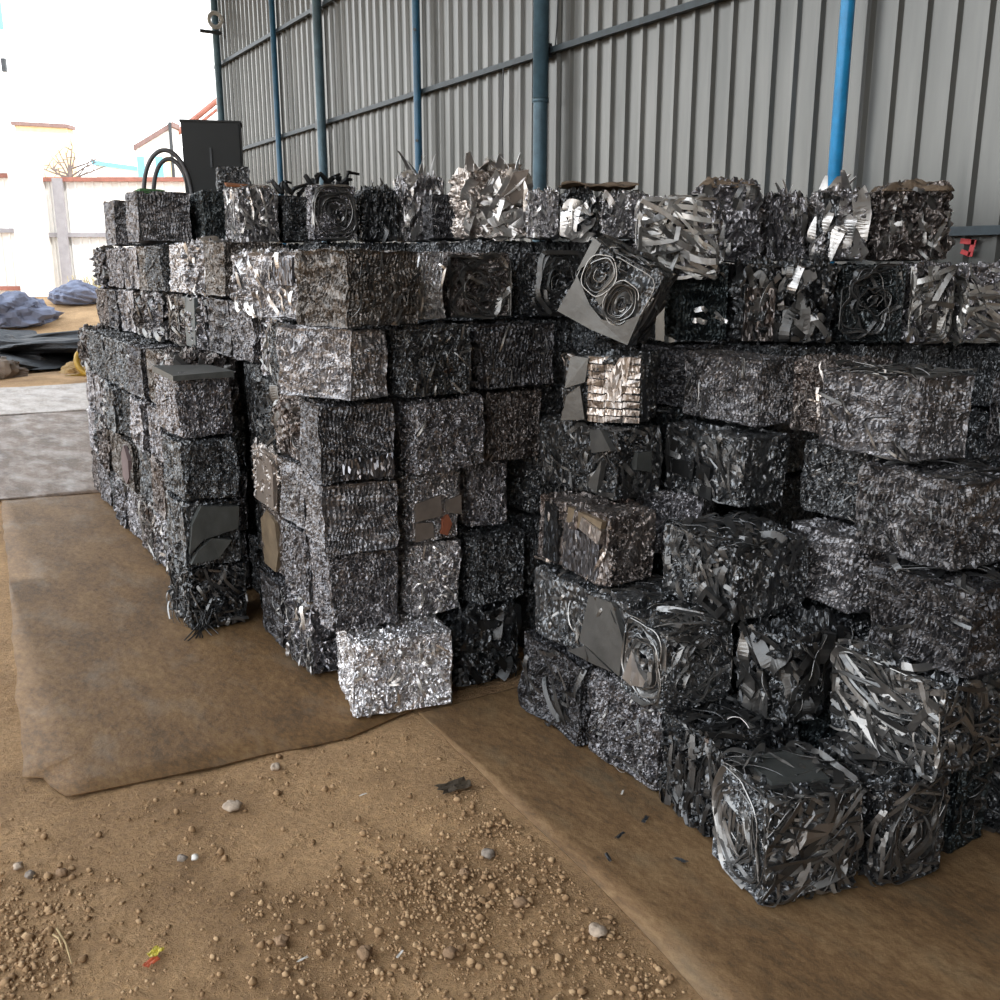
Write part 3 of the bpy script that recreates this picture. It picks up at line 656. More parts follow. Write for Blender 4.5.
# --- the long left face running away: columns y 4.4..7.8, every bale seen edge-on
r = np.random.RandomState(31)
ORD = ['bottom', 'second', 'third', 'fourth', 'fifth', 'sixth']
NUM = ['first', 'second', 'third', 'fourth', 'fifth', 'sixth', 'seventh', 'eighth', 'ninth']
for lev in range(6):
    ya, x0 = (4.80, 1.115) if lev < 4 else ((4.20 if lev == 4 else 4.56), 1.30)
    n = 8 if lev < 4 else 9; lens = r.uniform(.9, 1.1, n); lens *= (7.82-ya)/lens.sum(); y = ya
    for k in range(n):
        st = ['fine', 'fine', 'comb', 'ribbon', 'crumple', 'sheet'][r.randint(6)]; mt = ['dark', 'mid', 'mid', 'brown', 'dark', 'brown'][r.randint(6)]
        if lev == 5 and k in (1, 2): st, mt = ('crumple', 'light') if k == 1 else ('fine', 'silver')
        off = r.normal(0, .014) + (.03 if lev < 4 and k > 4 else 0)*(k-4)*.4
        lab = '%s bale in the %s layer of the left face, %s from the far end' % ({'dark': 'dark grey', 'mid': 'grey', 'brown': 'brownish', 'light': 'pale', 'silver': 'speckled'}[mt], ORD[lev], NUM[n-1-k])
        o = B(lab, st, mt, x0+off, x0+off+.33, y+.010, y+lens[k]-.010, ZF[lev], ZF[lev+1], yaw=r.normal(0, .6), var=r.randint(6))
        if lev == 4 and k == 2: patch(o, 'flat_plate', 'L', plain('slate_sheet', (.07, .085, .09), .5, .3), [(.05,.04),(.62,.02),(.66,.97),(.02,.98)], .010, 'smooth slate-coloured plate')
        if lev == 1 and k == 3: patch(o, 'round_plate', 'L', plain('mauve_plate', (.12, .085, .085), .6), [(.2,.2),(.5,.1),(.75,.3),(.8,.65),(.5,.9),(.25,.7)], .010, 'dull mauve plate')
        if lev == 0 and k == 1: loose(o, 'L', 4, 91, 'strips', (.01, .02), (.08, .18))
        y += lens[k]
SH[:] = [0., 0.]
# --- right part of the pile: ground layer
b = B('black scaly bale on the ground, leftmost of the right-hand front row', 'comb', 'dark', 1.895, 2.23, 2.49, 2.90, *Q(0), hero=H(ex=[('strips','L',(26,(.008,.02),(.05,.2),6))], mat='stripd'))
b = B('speckled dark grey bale on the ground, second of the right-hand front row', 'fine', 'mid', 1.905, 2.24, 2.11, 2.475, *Q(0), hero=H(ex=[('strips','L',(30,(.003,.009),(.03,.1),8))], mat='strip'))
b = B('black bale of upright strips with littered top, third of the right-hand front row', 'ribbon', 'dark', 1.885, 2.23, 1.795, 2.085, *Q(0), yaw=-8, hero=H(ex=[('strips','L',(46,(.006,.02),(.1,.28),4),H(ang=1.57,spread=.35)),('strips','T',(50,(.004,.018),(.1,.3),4))], mat='stripd'))
loose(b, 'T', 6, 74, 'strip', (.008, .02), (.10, .22), (.0, .03), .2); loose(b, 'T', 1, 79, 'strips', (.03, .034), (.09, .1), (.02, .03), 1.0, 1., 'bright white strip')
b = B('big dark bale with nested loops on its left side, nearest to the camera', {'L': 'swirl', '*': 'ribbon'}, 'dark', 1.80, 2.12, 1.485, 1.765, *Q(0), yaw=-17, hero=H(cell=.004, ex=[('rings','L',(.48,.5,.12,.150,10),H(pw=2.8,depth=.013,wob=.11,rot=.15)),('strips','L',(22,(.006,.014),(.08,.24),4),H(ang=1.4,spread=.4,lift=(-.012,.002))),('strips','F',(120,(.005,.015),(.1,.3),5),H(lift=(-.006,.014))),('strips','F',(14,(.014,.022),(.14,.3),3),H(ang=.5,spread=.3,lift=(.004,.016))),('strips','T',(46,(.01,.03),(.08,.26),5),H(lift=(-.006,.014)))], mat='strip'))
loose(b, 'T', 7, 75, 'strip', (.012, .028), (.12, .22), (.0, .04)); patch(b, 'flat_sheet', 'T', 'greyflap', [(.18,.25),(.75,.18),(.78,.80),(.22,.85)], .012, 'dark flat sheet', .006, 6)
patch(b, 'bright_sheet', 'F', 'strips', [(.30,.50),(.62,.62),(.70,.72),(.50,.74),(.28,.62)], .014, 'bright curved sheet', .006, 7)
b = B('narrow dark bale with looped strips, on the ground right of the big front bale', {'F': 'swirl', '*': 'ribbon'}, 'dark', 2.135, 2.365, 1.385, 1.70, *Q(0), yaw=-12, dz=.0, hero=H(cell=.004, ex=[('rings','F',(.52,.48,.10,.14,6),H(pw=3.2,depth=.014,wob=.14)),('strips','F',(50,(.005,.014),(.06,.2),6)),('strips','L',(60,(.006,.016),(.06,.22),5)),('strips','T',(36,(.008,.024),(.06,.2),6))], mat='strip'))
loose(b, 'T', 4, 76, 'strip', (.012, .024), (.1, .2), (.0, .03))
B('greenish black block on the ground, set back right of the narrow looped bale', 'comb', 'green', 2.405, 2.61, 1.40, 1.70, *Q(0), hero=H(ex=[('strips','F',(26,(.004,.012),(.04,.12),8))], mat='stripd'))
B('black bale on the ground cut by the right edge of the photo', 'ribbon', 'dark', 2.635, 2.96, 1.36, 1.70, *Q(0), var=2)
B('dark ribbed bale on the ground in the gap behind the big front bale', 'comb', 'green', 2.275, 2.62, 1.76, 2.08, *Q(0), var=2)
# second layer
b = B('long dark bale with flat torn sheets, second layer above the black scaly bale', 'sheet', 'dark', 1.915, 2.26, 2.29, 2.85, *Q(1), hero=H(ex=[('strips','L',(34,(.004,.012),(.04,.14),5),H(ang=1.57)),('strips','T',(40,(.004,.014),(.08,.24),5))], mat='strip'))
patch(b, 'torn_sheet', 'L', 'plate', [(.56,.25),(.70,.20),(.97,.04),(.99,.50),(.86,.95),(.62,.92)], .012, None, .006, 8); patch(b, 'torn_sheet', 'L', 'plate', [(.42,.02),(.62,.22),(.90,.05),(.70,.02)], .016, None, .004, 9)
b = B('bale with a wound swirl and bright plate, second layer above the speckled bale', 'swirl', 'dark', 1.865, 2.165, 2.02, 2.27, *Q(1), yaw=-4, hero=H(cell=.004, ex=[('rings','L',(.5,.5,.105,.125,11),H(pw=3,depth=.02,wob=.12)),('rings','F',(.5,.5,.12,.12,9),H(pw=2.6,wob=.25)),('strips','T',(40,(.006,.02),(.08,.24),5))], mat='strip'))
patch(b, 'bright_plate', 'L', 'strips', [(.12,.20),(.30,.62),(.48,.42),(.66,.34),(.60,.24),(.30,.16)], .012, 'bright curved plate', .004, 10)
b = B('bale bristling with pointed grey flaps, second layer left of the black gap', 'crumple', 'dark', 2.13, 2.44, 1.80, 2.03, *Q(1), yaw=6, hero=H(cell=.004, ex=[('strips','L',(20,(.02,.05),(.08,.2),8),H(lift=(-.006,.016),ang=1.57)),('strips','F',(40,(.012,.04),(.08,.2),8),H(lift=(-.004,.02),ang=1.3)),('rings','F',(.75,.4,.09,.12,5),H(pw=2.4))], mat='strip'))
loose(b, 'F', 5, 77, 'strip', (.03, .06), (.10, .18), (.005, .03), 1.4); loose(b, 'L', 4, 78, 'strip', (.03, .05), (.10, .18), (.005, .03), 1.4)
b = B('large bale of broad grey ribbons, second layer above the narrow looped bale', 'ribbon', 'dark', 2.235, 2.60, 1.345, 1.735, *Q(1), yaw=-4, hero=H(cell=.004, ex=[('strips','L',(64,(.006,.015),(.16,.36),3),H(ang=2.6,spread=.55,lift=(-.006,.012))),('strips','L',(46,(.005,.013),(.08,.2),6)),('strips','L',(10,(.012,.020),(.25,.36),2),H(ang=.05,spread=.1,lift=(.006,.018))),('strips','F',(70,(.005,.015),(.08,.24),6)),('strips','T',(40,(.010,.026),(.1,.28),5)),('rings','L',(.5,.5,.19,.138,3),H(pw=5,depth=.02,wob=.02))], mat='strip'))
loose(b, 'T', 5, 80, 'strip', (.014, .026), (.12, .24), (.0, .03)); loose(b, 'L', 4, 81, 'strip', (.010, .016), (.14, .26), (.01, .03), 2.6)
B('black bale in the second layer cut by the right edge of the photo', 'ribbon', 'green', 2.63, 2.95, 1.32, 1.66, *Q(1), var=4)
# third layer
b = B('brownish bale with smooth sheets and an ochre strip, third layer near the inner corner', 'sheet', 'brown', 1.955, 2.19, 2.45, 2.87, *Q(2), hero=H(ex=[('strips','L',(12,(.006,.02),(.1,.25),3),H(ang=1.57,spread=.2))], mat='warm'))
patch(b, 'flat_sheet', 'L', 'mid', [(.42,.06),(.92,.05),(.94,.62),(.44,.72)], .012, 'smooth grey sheet', .003, 11); patch(b, 'ochre_strip', 'L', 'ochre', [(.46,.74),(.92,.66),(.96,.92),(.48,.96)], .008, 'ochre strip'); patch(b, 'ribbed_offcut', 'L', 'warm', [(.66,.72),(.94,.60),(.98,.80),(.70,.90)], .016, 'ribbed copper-tinted offcut', .002, 12)
patch(b, 'upright_sheet', 'L', 'dark', [(.12,.08),(.34,.06),(.33,.90),(.14,.92)], .010, None, .003, 13)
b = B('fine sheeny grey bale lying crooked in the gap above the inner corner', 'fine', 'mid', 2.30, 2.55, 2.50, 2.76, .625, .865, yaw=34, tilt=(0, 9), hero=H())
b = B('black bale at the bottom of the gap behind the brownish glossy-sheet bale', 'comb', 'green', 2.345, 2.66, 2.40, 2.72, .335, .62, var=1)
b = B('broad dark bale littered with offcuts and a square loop, above the flap-covered bale', 'sheet', 'dark', 2.09, 2.40, 1.96, 2.34, ZR[2], .855, yaw=-6, hero=H(cell=.004, ex=[('strips','L',(80,(.006,.022),(.05,.16),3),H(tilt=.2,lift=(-.008,.002))),('strips','F',(46,(.006,.022),(.05,.16),4),H(tilt=.2,lift=(-.008,.002))),('strips','T',(60,(.006,.026),(.06,.2),5))], mat='stripd'))
loose(b, 'L', 3, 82, 'strip', (.010, .02), (.08, .16), (.0, .01)); 
for a in ([(.58,.12),(.86,.02),(.88,.09),(.60,.19)], [(.80,.04),(.88,.02),(.98,.22),(.90,.24)], [(.58,.12),(.64,.10),(.72,.30),(.66,.32)], [(.66,.30),(.90,.20),(.93,.26),(.69,.36)]): patch(b, 'square_loop', 'L', 'strip', a, .016)
b = B('grey ribbed bale narrowing downwards, third layer beside the black gap', 'comb', 'mid', 2.415, 2.68, 1.79, 2.11, *Q(2), yaw=-4, tilt=(0, 4), hero=H(ex=[]))
b = B('black ribbed bale third layer at the right edge, above the broad-ribbon bale', 'comb', 'dark', 2.28, 2.62, 1.33, 1.68, *Q(2), yaw=0, hero=H(ex=[('strips','T',(30,(.006,.02),(.08,.24),5)),('strips','L',(16,(.004,.012),(.04,.12),6))], mat='stripd'))
b = B('third-layer bale of long loose strips cut by the right edge of the photo', 'ribbon', 'dark', 2.68, 3.02, 1.30, 1.66, *Q(2), yaw=-6, hero=H(ex=[('strips','L',(50,(.006,.016),(.14,.32),3),H(ang=2.3,spread=.25))], mat='strip'))
# fourth layer
b = B('grey bale with torn triangular scraps, fourth layer at the inner corner', 'sheet', 'dark', 2.085, 2.31, 2.57, 3.06, *Q(3), yaw=0, hero=H(ex=[('strips','L',(60,(.005,.018),(.06,.2),4),H(tilt=.2,lift=(-.008,.002))),('strips','F',(30,(.006,.02),(.05,.16),4),H(tilt=.2,lift=(-.008,.002)))], mat='strip'))
patch(b, 'torn_scrap', 'L', 'plate', [(.74,.62),(.98,.72),(.86,.98),(.70,.95)], .014, None, .005, 14); patch(b, 'torn_scrap', 'L', 'plate', [(.70,.15),(.80,.05),(.86,.55)], .014, None, .004, 15); patch(b, 'square_tab', 'F', 'greyflap', [(.38,.42),(.72,.36),(.70,.66),(.40,.66)], .016)
b = B('dark fourth-layer bale with patchwork plates and a strip bundle at its foot', 'sheet', 'dark', 2.36, 2.61, 2.24, 2.66, *Q(3), hero=H(ex=[('strips','L',(50,(.008,.024),(.05,.16),3),H(tilt=.15,lift=(-.008,.0))),('strips','L',(10,(.004,.010),(.12,.2),2),H(ang=2.8,spread=.1)),('strips','L',(12,(.008,.018),(.12,.24),5),H(ang=1.57,spread=.2))], mat='stripd'))
for k, a in enumerate(([(.15,.30),(.42,.26),(.44,.52),(.16,.50)], [(.45,.30),(.62,.28),(.64,.50),(.46,.52)], [(.52,.04),(.66,.02),(.66,.22),(.52,.20)])): patch(b, 'flat_plate', 'L', 'stripd', a, .013, None, .003, 20+k)
b = B('dense dark grey bale, fourth layer directly under the brownish narrow bale', 'fine', 'dark', 2.535, 2.88, 1.83, 2.17, *Q(3), hero=H(ex=[('strips','L',(30,(.003,.009),(.03,.1),8))], mat='strip'))
b = B('large dark combed bale leaning left, fourth layer at the right edge of the photo', 'comb', 'mid', 2.34, 2.68, 1.43, 1.79, *Q(3), yaw=-3, hero=H(ex=[('strips','L',(40,(.003,.008),(.03,.09),5),H(ang=2.0,spread=.3)),('strips','T',(22,(.004,.014),(.08,.22),4))], mat='stripd'))
# fifth layer
b = B('crumpled bale with pinkish bright ribbed sheets, under the tilted spiral bale', 'sheet', 'dark', 2.06, 2.39, 2.64, 2.92, *Q(4), yaw=-52, hero=H(cell=.004, ex=[('strips','L',(8,(.02,.05),(.08,.2),3),H(ang=1.8,spread=.3,lift=(-.004,.01))),('strips','F',(6,(.01,.03),(.08,.2),3),H(ang=1.5,spread=.3))], mat='warm'))
for k in range(9):
    for j in range(3): patch(b, 'ribbed_sheet', 'F', 'warm', [(.32+.21*j,.02+.108*k),(.52+.21*j,.0+.108*k+.01*j),(.53+.21*j,.095+.108*k),(.33+.21*j,.112+.108*k)], .008+.004*(k % 2)+.003*j, None, .004, 60+k*3+j)
patch(b, 'folded_sheet', 'F', 'warm', [(.52,.55),(.70,.95),(.84,.98),(.78,.50),(.64,.30)], .022, None, .006, 59)
patch(b, 'torn_flap', 'F', 'plate', [(.0,.02),(.30,.05),(.24,.55),(.08,.40)], .016, None, .006, 38); patch(b, 'torn_flap', 'F', 'plate', [(.05,.50),(.30,.60),(.34,.95),(.12,.98)], .014, None, .006, 39)
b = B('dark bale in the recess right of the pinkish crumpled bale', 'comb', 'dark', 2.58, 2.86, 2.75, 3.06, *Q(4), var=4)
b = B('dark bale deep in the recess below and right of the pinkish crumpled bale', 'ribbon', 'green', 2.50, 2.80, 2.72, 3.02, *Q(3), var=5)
b = B('grey finely ridged bale with two panels, fifth layer above the patchwork-plate bale', 'comb', 'mid', 2.47, 2.69, 2.29, 2.70, *Q(4), hero=H(ex=[('strips','L',(26,(.003,.009),(.05,.16),3),H(ang=1.5,spread=.2))], mat='strip'))
b = B('narrow brownish-grey speckled bale wedged left of the huge ribbed bale', 'fine', 'brown', 2.57, 2.84, 2.025, 2.265, *Q(4), hero=H(ex=[('strips','L',(16,(.004,.010),(.04,.12),6))], mat='warm'))
b = B('huge grey ribbed bale with comb-like teeth marks, fifth layer on the right', 'comb', 'mid', 2.40, 2.66, 1.62, 2.00, *Q(4), yaw=-3, hero=H(cell=.004, ex=[('strips','L',(16,(.005,.009),(.06,.14),4),H(ang=2.2,spread=.3)),('strips','T',(40,(.006,.02),(.1,.28),5))], mat='strip'))
b = B('dark bale of the fifth layer cut by the right edge of the photo', 'comb', 'dark', 2.73, 3.05, 1.36, 1.66, *Q(4), yaw=-2, hero=H(ex=[('strips','L',(18,(.004,.012),(.05,.14),5))], mat='strip'))
# sixth layer: tilted spiral bale and the dark row behind
b = B('tilted bale with two spiral coils on its end, sliding off the pile', 'sheet', 'dark', 2.13, 2.43, 2.66, 2.98, 1.44, 1.73, yaw=-50, tilt=(0, 27), hero=H(cell=.004, ex=[('rings','F',(.28,.64,.058,.078,8),H(pw=2.1,depth=.026)),('rings','F',(.68,.46,.062,.085,9),H(pw=2.1,depth=.026)),('rings','F',(.5,.52,.145,.13,2),H(pw=6,depth=.02,wob=.02)),('strips','T',(30,(.008,.02),(.1,.28),3)),('strips','R',(30,(.008,.024),(.12,.28),3),H(ang=1.57,spread=.2))], mat='strip'))
patch(b, 'torn_plate', 'F', 'plate', [(.0,.0),(.03,.50),(.16,.40),(.34,.26),(.56,.17),(.50,.0)], .008, None, .003, 50); patch(b, 'torn_plate', 'F', 'plate', [(.50,.0),(.52,.16),(.78,.24),(.97,.46),(1.,.05)], .012, None, .003, 51); patch(b, 'torn_plate', 'F', 'plate', [(.0,.55),(.0,1.0),(.12,.98),(.10,.72)], .008, None, .003, 52); patch(b, 'torn_plate', 'F', 'plate', [(.36,.38),(.46,.30),(.50,.60),(.44,.92),(.40,.70)], .004, None, .003, 53)
loose(b, 'T', 4, 83, 'strip', (.008, .016), (.14, .24), (.0, .02), 0.)
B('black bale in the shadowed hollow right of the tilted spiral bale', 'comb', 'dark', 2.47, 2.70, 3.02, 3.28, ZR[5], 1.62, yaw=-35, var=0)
b = B('smooth black ribbed panel bale in the sixth layer, left of the chrome-patched bale', 'comb', 'green', 2.70, 2.92, 2.84, 3.12, *Q(5), yaw=-32, hero=H(mat='strips', ex=[]))
loose(b, 'F', 5, 95, 'strips', (.012, .02), (.04, .08), (.0, .01), 0.)
b = B('chrome-patched bale with a bright heart-shaped scrap, sixth layer on the right', 'crumple', 'dark', 2.835, 3.205, 2.58, 2.88, *Q(5), yaw=-32, hero=H(ex=[('strips','F',(22,(.016,.04),(.08,.24),6),H(ang=1.57,spread=.4)),('strips','L',(16,(.016,.04),(.08,.24),6),H(ang=1.57,spread=.4))], mat='strip'))
patch(b, 'brown_panel', 'F', 'brown', [(.0,.02),(.34,.02),(.34,.70),(.02,.70)], .010); patch(b, 'bright_scrap', 'F', 'strips', [(.56,.62),(.64,.78),(.58,.96),(.66,.93),(.74,.97),(.78,.84)], .012, 'small bright heart-shaped scrap'); loose(b, 'F', 3, 84, 'strips', (.02, .035), (.1, .2), (.0, .015), 1.4)
b = B('glossy black swirled bale, sixth layer right of the chrome-patched bale', 'swirl', 'green', 3.155, 3.415, 2.40, 2.70, *Q(5), yaw=-32, hero=H(ex=[('rings','F',(.5,.55,.12,.13,7),H(wob=.25,depth=.02))], mat='stripd'))
b = B('sixth-layer bale of bent flat strips, right of the glossy black swirled bale', 'ribbon', 'mid', 3.37, 3.56, 2.27, 2.57, *Q(5), yaw=-32, hero=H(ex=[('rings','F',(.5,.4,.085,.13,7),H(pw=4,wob=.05)),('strips','F',(24,(.012,.02),(.1,.26),4),H(ang=1.2,spread=.6))], mat='stripm'))
b = B('sixth-layer bale of swept parallel strips cut by the right edge of the photo', 'ribbon', 'mid', 3.53, 3.83, 2.13, 2.43, *Q(5), yaw=-32, hero=H(ex=[('strips','F',(46,(.010,.018),(.16,.34),3),H(ang=2.6,spread=.25)),('strips','L',(40,(.010,.018),(.16,.34),3),H(ang=2.6,spread=.25))], mat='stripm'))
loose(b, 'F', 4, 85, 'strip', (.010, .018), (.18, .28), (.0, .02), 2.6)
# --- top row, from the far left to the right
TL = (1.81, 2.11); TR = (1.695, 2.0)
B('narrow upright grey bale at the far left end of the top row', 'comb', 'mid', 1.35, 1.66, 6.95, 7.28, *TL, yaw=3, var=2)
b = B('square grey bale with a green cloth on top, second from left in top row', 'comb', 'mid', 1.30, 1.63, 6.02, 6.38, *TL, yaw=0, hero=H())
patch(b, 'green_cloth', 'T', plain('green_cloth', (.05, .13, .05), .9), [(.10,.05),(.55,.03),(.60,.5),(.12,.6)], .014, 'dull green cloth', .01, 40)
b = B('dark olive bale below the black cabinet in the top row', 'fine', 'green', 1.66, 1.96, 5.94, 6.26, *TL, var=1)
B('dark bale carrying the black cabinet, behind the olive bale', 'fine', 'dark', 1.77, 2.17, 6.50, 6.92, *TL, yaw=-6, var=2)
B('dark bale carrying the two hoops, behind the bale with the green cloth', 'fine', 'dark', 1.42, 1.75, 6.52, 6.86, *TL, var=4)
b = B('silver bale of curled ribbon right of the olive one in the top row', 'ribbon', 'light', 1.745, 1.985, 5.52, 5.82, *TL, var=2)
b = B('small dark curled bale in the top row, left of the upright concentric bale', 'swirl', 'dark', 2.00, 2.24, 5.50, 5.80, TL[0], 2.08, var=1)
b = B('upright top-row bale with concentric layers, in front of the slate-blue column', 'swirl', 'mid', 2.03, 2.30, 5.06, 5.36, *TL, yaw=-14, hero=H(ex=[('rings','F',(.5,.5,.125,.14,11),H(pw=3.2,wob=.06))], mat='strip'))
b = B('dark hollow-looking bale with scraps on top, right of the upright concentric bale', 'crumple', 'dark', 2.335, 2.53, 5.05, 5.35, TL[0], 2.09, yaw=-14, var=4); spikes(b, 4, 5, 'strip', (.04, .12))
b = B('crumpled grey top-row stack in front of the thin blue column with bolt holes', 'crumple', 'light', 2.55, 2.81, 5.0, 5.30, TL[0], 2.17, yaw=-16, var=0); spikes(b, 9, 6, 'strip', (.05, .15))
b = B('low dark bale tucked left of the tall crumpled silver bale', 'comb', 'dark', 2.55, 2.80, 4.67, 4.95, TL[0], 2.06, yaw=-16, var=5)
b = B('tall crumpled silver bale with torn tongues on top, highest of the top row', 'crumple', 'warm', 2.56, 2.92, 4.30, 4.62, TL[0], 2.15, yaw=-18, hero=H(ex=[('strips','F',(26,(.03,.07),(.10,.26),6),H(ang=.7,spread=.5,lift=(-.01,.02))),('strips','F',(12,(.03,.06),(.08,.2),8),H(ang=1.9))], mat='strips')); spikes(b, 12, 7, 'strips', (.05, .13), (.03, .07)); loose(b, 'T', 3, 86, 'warm', (.05, .08), (.12, .18), (.01, .05))
patch(b, 'tan_flap', 'F', 'tan', [(.56,.62),(.74,.98),(.96,1.02),(.86,.60),(.72,.50)], .03, 'dull tan flap', .01, 41)
b = B('bright crinkled bale in the top row, right of the thick dusty column', 'crumple', 'silver', 2.85, 3.03, 4.12, 4.42, TL[0], 2.05, yaw=-32, var=1)
b = B('dark bale with one bright upright sheet under the brown rag left end', 'crumple', 'dark', 3.00, 3.17, 4.02, 4.32, TL[0], 2.05, yaw=-32, hero=H(ex=[('strips','F',(9,(.03,.06),(.1,.24),5),H(ang=1.3,spread=.4))], mat='strips'))
b = B('glossy pale crinkled bale under the right end of the brown rag', 'crumple', 'silver', 3.15, 3.39, 3.89, 4.19, TL[0], 2.04, yaw=-32, var=3)
rgP = np.stack(np.meshgrid(np.linspace(-.19, .19, 40), np.linspace(-.15, .15, 18)), -1).reshape(-1, 2); rgP = np.concatenate([rgP, np.zeros((len(rgP), 1))], 1)
rgP[:, 2] = .02 + np.abs(noise3(rgP, 3, .2, .022)[:, 2]) + .015*np.sin((rgP[:, 0]+.33)*5) - 0.3*np.maximum(np.abs(rgP[:, 1])-.11, 0); i = (np.arange(17)[:, None]*40+np.arange(39)).ravel()
rg = mesh_obj('rag', rgP, np.stack([i, i+1, i+41, i+40], 1), M['rag']); rg.location = (3.15, 4.09, 2.04); rg.rotation_euler = (0, 0, R(-32)); tag(rg, 'brown dirty rag draped over two bales of the top row', 'rag')
s_ = rg.modifiers.new('t', 'SOLIDIFY'); s_.thickness = .006
b = B('bale of flat overhanging ribbons hanging forward in the middle of the top row', 'ribbon', 'mid', 2.57, 2.90, 2.86, 3.18, 1.625, 1.94, yaw=-40, hero=H(cell=.004, ex=[('strips','F',(60,(.010,.020),(.14,.36),3),H(ang=-.35,spread=.25,lift=(-.004,.03))),('strips','L',(26,(.01,.02),(.1,.26),4),H(ang=1.57,spread=.2)),('rings','F',(.5,.5,.17,.15,4),H(pw=3,depth=.024)),('strips','T',(26,(.014,.03),(.1,.28),4))], mat='stripm')); loose(b, 'F', 8, 87, 'strip', (.014, .026), (.18, .28), (.01, .05), -.35); loose(b, 'L', 3, 88, 'strips', (.014, .02), (.14, .22), (.0, .02), 1.57)
b = B('broad grey top-row bale with a muddy crust, right of the overhanging ribbons', 'crumple', 'mid', 3.285, 3.585, 3.31, 3.61, TR[0], 2.05, yaw=-38, hero=H(ex=[('strips','F',(20,(.02,.05),(.08,.22),7),H(ang=1.4))], mat='strip')); cap(b, 'rag', 'dirt_crust', 'muddy brown crust', 42)
b = B('thin top-row bale of upright silver slabs, left of the bright blue column', 'crumple', 'mid', 3.54, 3.74, 3.16, 3.44, TR[0], 2.0, yaw=-38, var=5); spikes(b, 3, 8, 'strips', (.04, .09), (.03, .05))
b = B('top-row bale with a tall shining sheet, in front of the bright blue column', 'crumple', 'light', 3.70, 3.96, 3.0, 3.30, TR[0], 2.02, yaw=-38, hero=H(ex=[('strips','F',(12,(.04,.08),(.12,.26),5),H(ang=1.4,spread=.3))], mat='strips')); spikes(b, 5, 9, 'strips', (.05, .10), (.05, .08)); patch(b, 'dark_panel', 'F', 'dark', [(.02,.04),(.40,.02),(.42,.9),(.0,.98)], .008)
b = B('brownish wrinkled square bale at the right end of the top row', 'crumple', 'brown', 3.91, 4.25, 2.79, 3.11, TR[0], 2.03, yaw=-38, hero=H(ex=[('strips','F',(30,(.010,.022),(.06,.2),6),H(ang=1.57,spread=.4))], mat='strip')); cap(b, 'rag', 'dirt_crust', 'muddy brown crust', 43)

# --- support pass: the buried bales that carry the upper rows (covered by the front ones)
def overlap(a, q): return min(a[1], q[1])-max(a[0], q[0]) > .012 and min(a[3], q[3])-max(a[2], q[2]) > .012 and min(a[5], q[5])-max(a[4], q[4]) > .012
r = np.random.RandomState(12); todo = sorted(BALES, key=lambda q: -q[4]); hid = 0
while todo:
    q = todo.pop(0)
    if q[4] < .1: continue
    A = (q[1]-q[0])*(q[3]-q[2]); sup = 0; mx = my = 0
    for p in BALES:
        if abs(p[5]-q[4]) < .06:
            o_ = max(0, min(p[1], q[1])-max(p[0], q[0]))*max(0, min(p[3], q[3])-max(p[2], q[2])); sup += o_
    if sup > .35*A: continue
    zs_ = ZR if q[2] < 3.0 else ZL
    lv = int(np.argmin([abs(z-q[4]) for z in zs_]))
    if lv == 0: continue
    cx, cy = (q[0]+q[1])/2, (q[2]+q[3])/2; best = None
    for rad in (0, .06, .12, .18, .24):
        for an in ([0] if rad == 0 else (.6, 0, 1.2, 1.57, -.5, 2.4)):
            x, y = cx+rad*math.cos(an), cy+rad*math.sin(an)
            for hw in (.165, .12):
                c = (x-hw, x+hw, y-hw, y+hw, zs_[lv-1], q[4]-.002)
                if not any(overlap(c, p) for p in BALES): best = c; break
            if best: break
        if best: break
    if best is None: continue
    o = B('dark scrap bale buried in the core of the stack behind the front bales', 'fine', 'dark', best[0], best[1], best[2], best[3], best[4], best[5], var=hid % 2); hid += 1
    todo.append(BALES[-1]); todo.sort(key=lambda q: -q[4])

# ------------------------------------------------------------ things standing on the top row
c = empty('metal_cabinet', (1.98, 6.72, 2.115), R(-20)); tag(c, 'black sheet-metal cabinet standing on the top row at the far left', 'cabinet')
CB = plain('black_sheet', (.004, .006, .007), .65, .0, .3, 5)
MB().box((0, 0, .235), (.37, .22, .47)).build('body', CB, c); MB().box((.075, -.114, .235), (.20, .008, .45)).build('door', CB, c); MB().box((-.01, -.122, .25), (.012, .012, .12)).build('handle', STEEL, c)
MB().box((0, 0, .474), (.385, .235, .012)).build('rim', CB, c)
for k, (rr, lab, off) in enumerate(((.20, 'larger dark curved hoop standing left of the black cabinet', 0.), (.15, 'smaller dark curved hoop standing inside the larger one', .03))):
    q = [(-rr*math.cos(t)*.75, 0, (rr+.10)*math.sin(t)) for t in np.linspace(0, math.pi, 26)]
    o = MB().tube(q, .014, 8, (0, 1, 0)).build('hoop', plain('dark_pipe', (.06, .06, .065), .5), None, True); o.location = (1.665+off, 6.72+off, 2.105); o.rotation_euler = (0, 0, R(-22)); tag(o, lab, 'hoop', 'hoops beside the cabinet')
HC = []
def small(label, style, mat, c, d, yaw=0, var=0):
    o = bpy.data.objects.new('scrap_bale', lib_mesh(style, var, mat)); COL.objects.link(o); o.scale = [d[i]/NOM[i] for i in range(3)]; o.location = c; o.rotation_euler = (0, 0, R(yaw)); DIM[o] = np.array(d); tag(o, label, 'bale', GROUP); return o
small('small dark cube of scrap lying on the olive bale before the cabinet', 'sheet', 'dark', (1.90, 6.08, 2.115+.07), (.19, .18, .14), -15, 1)
o = crump_ = None
pl_ = plain('rust_orange', (.26, .10, .04), .8, .1, .3)
V = [(-.12,-.05,.0),(.12,-.06,.0),(.13,.06,.01),(-.10,.05,.02)]; V += [(x, y, z+.012) for x, y, z in V]
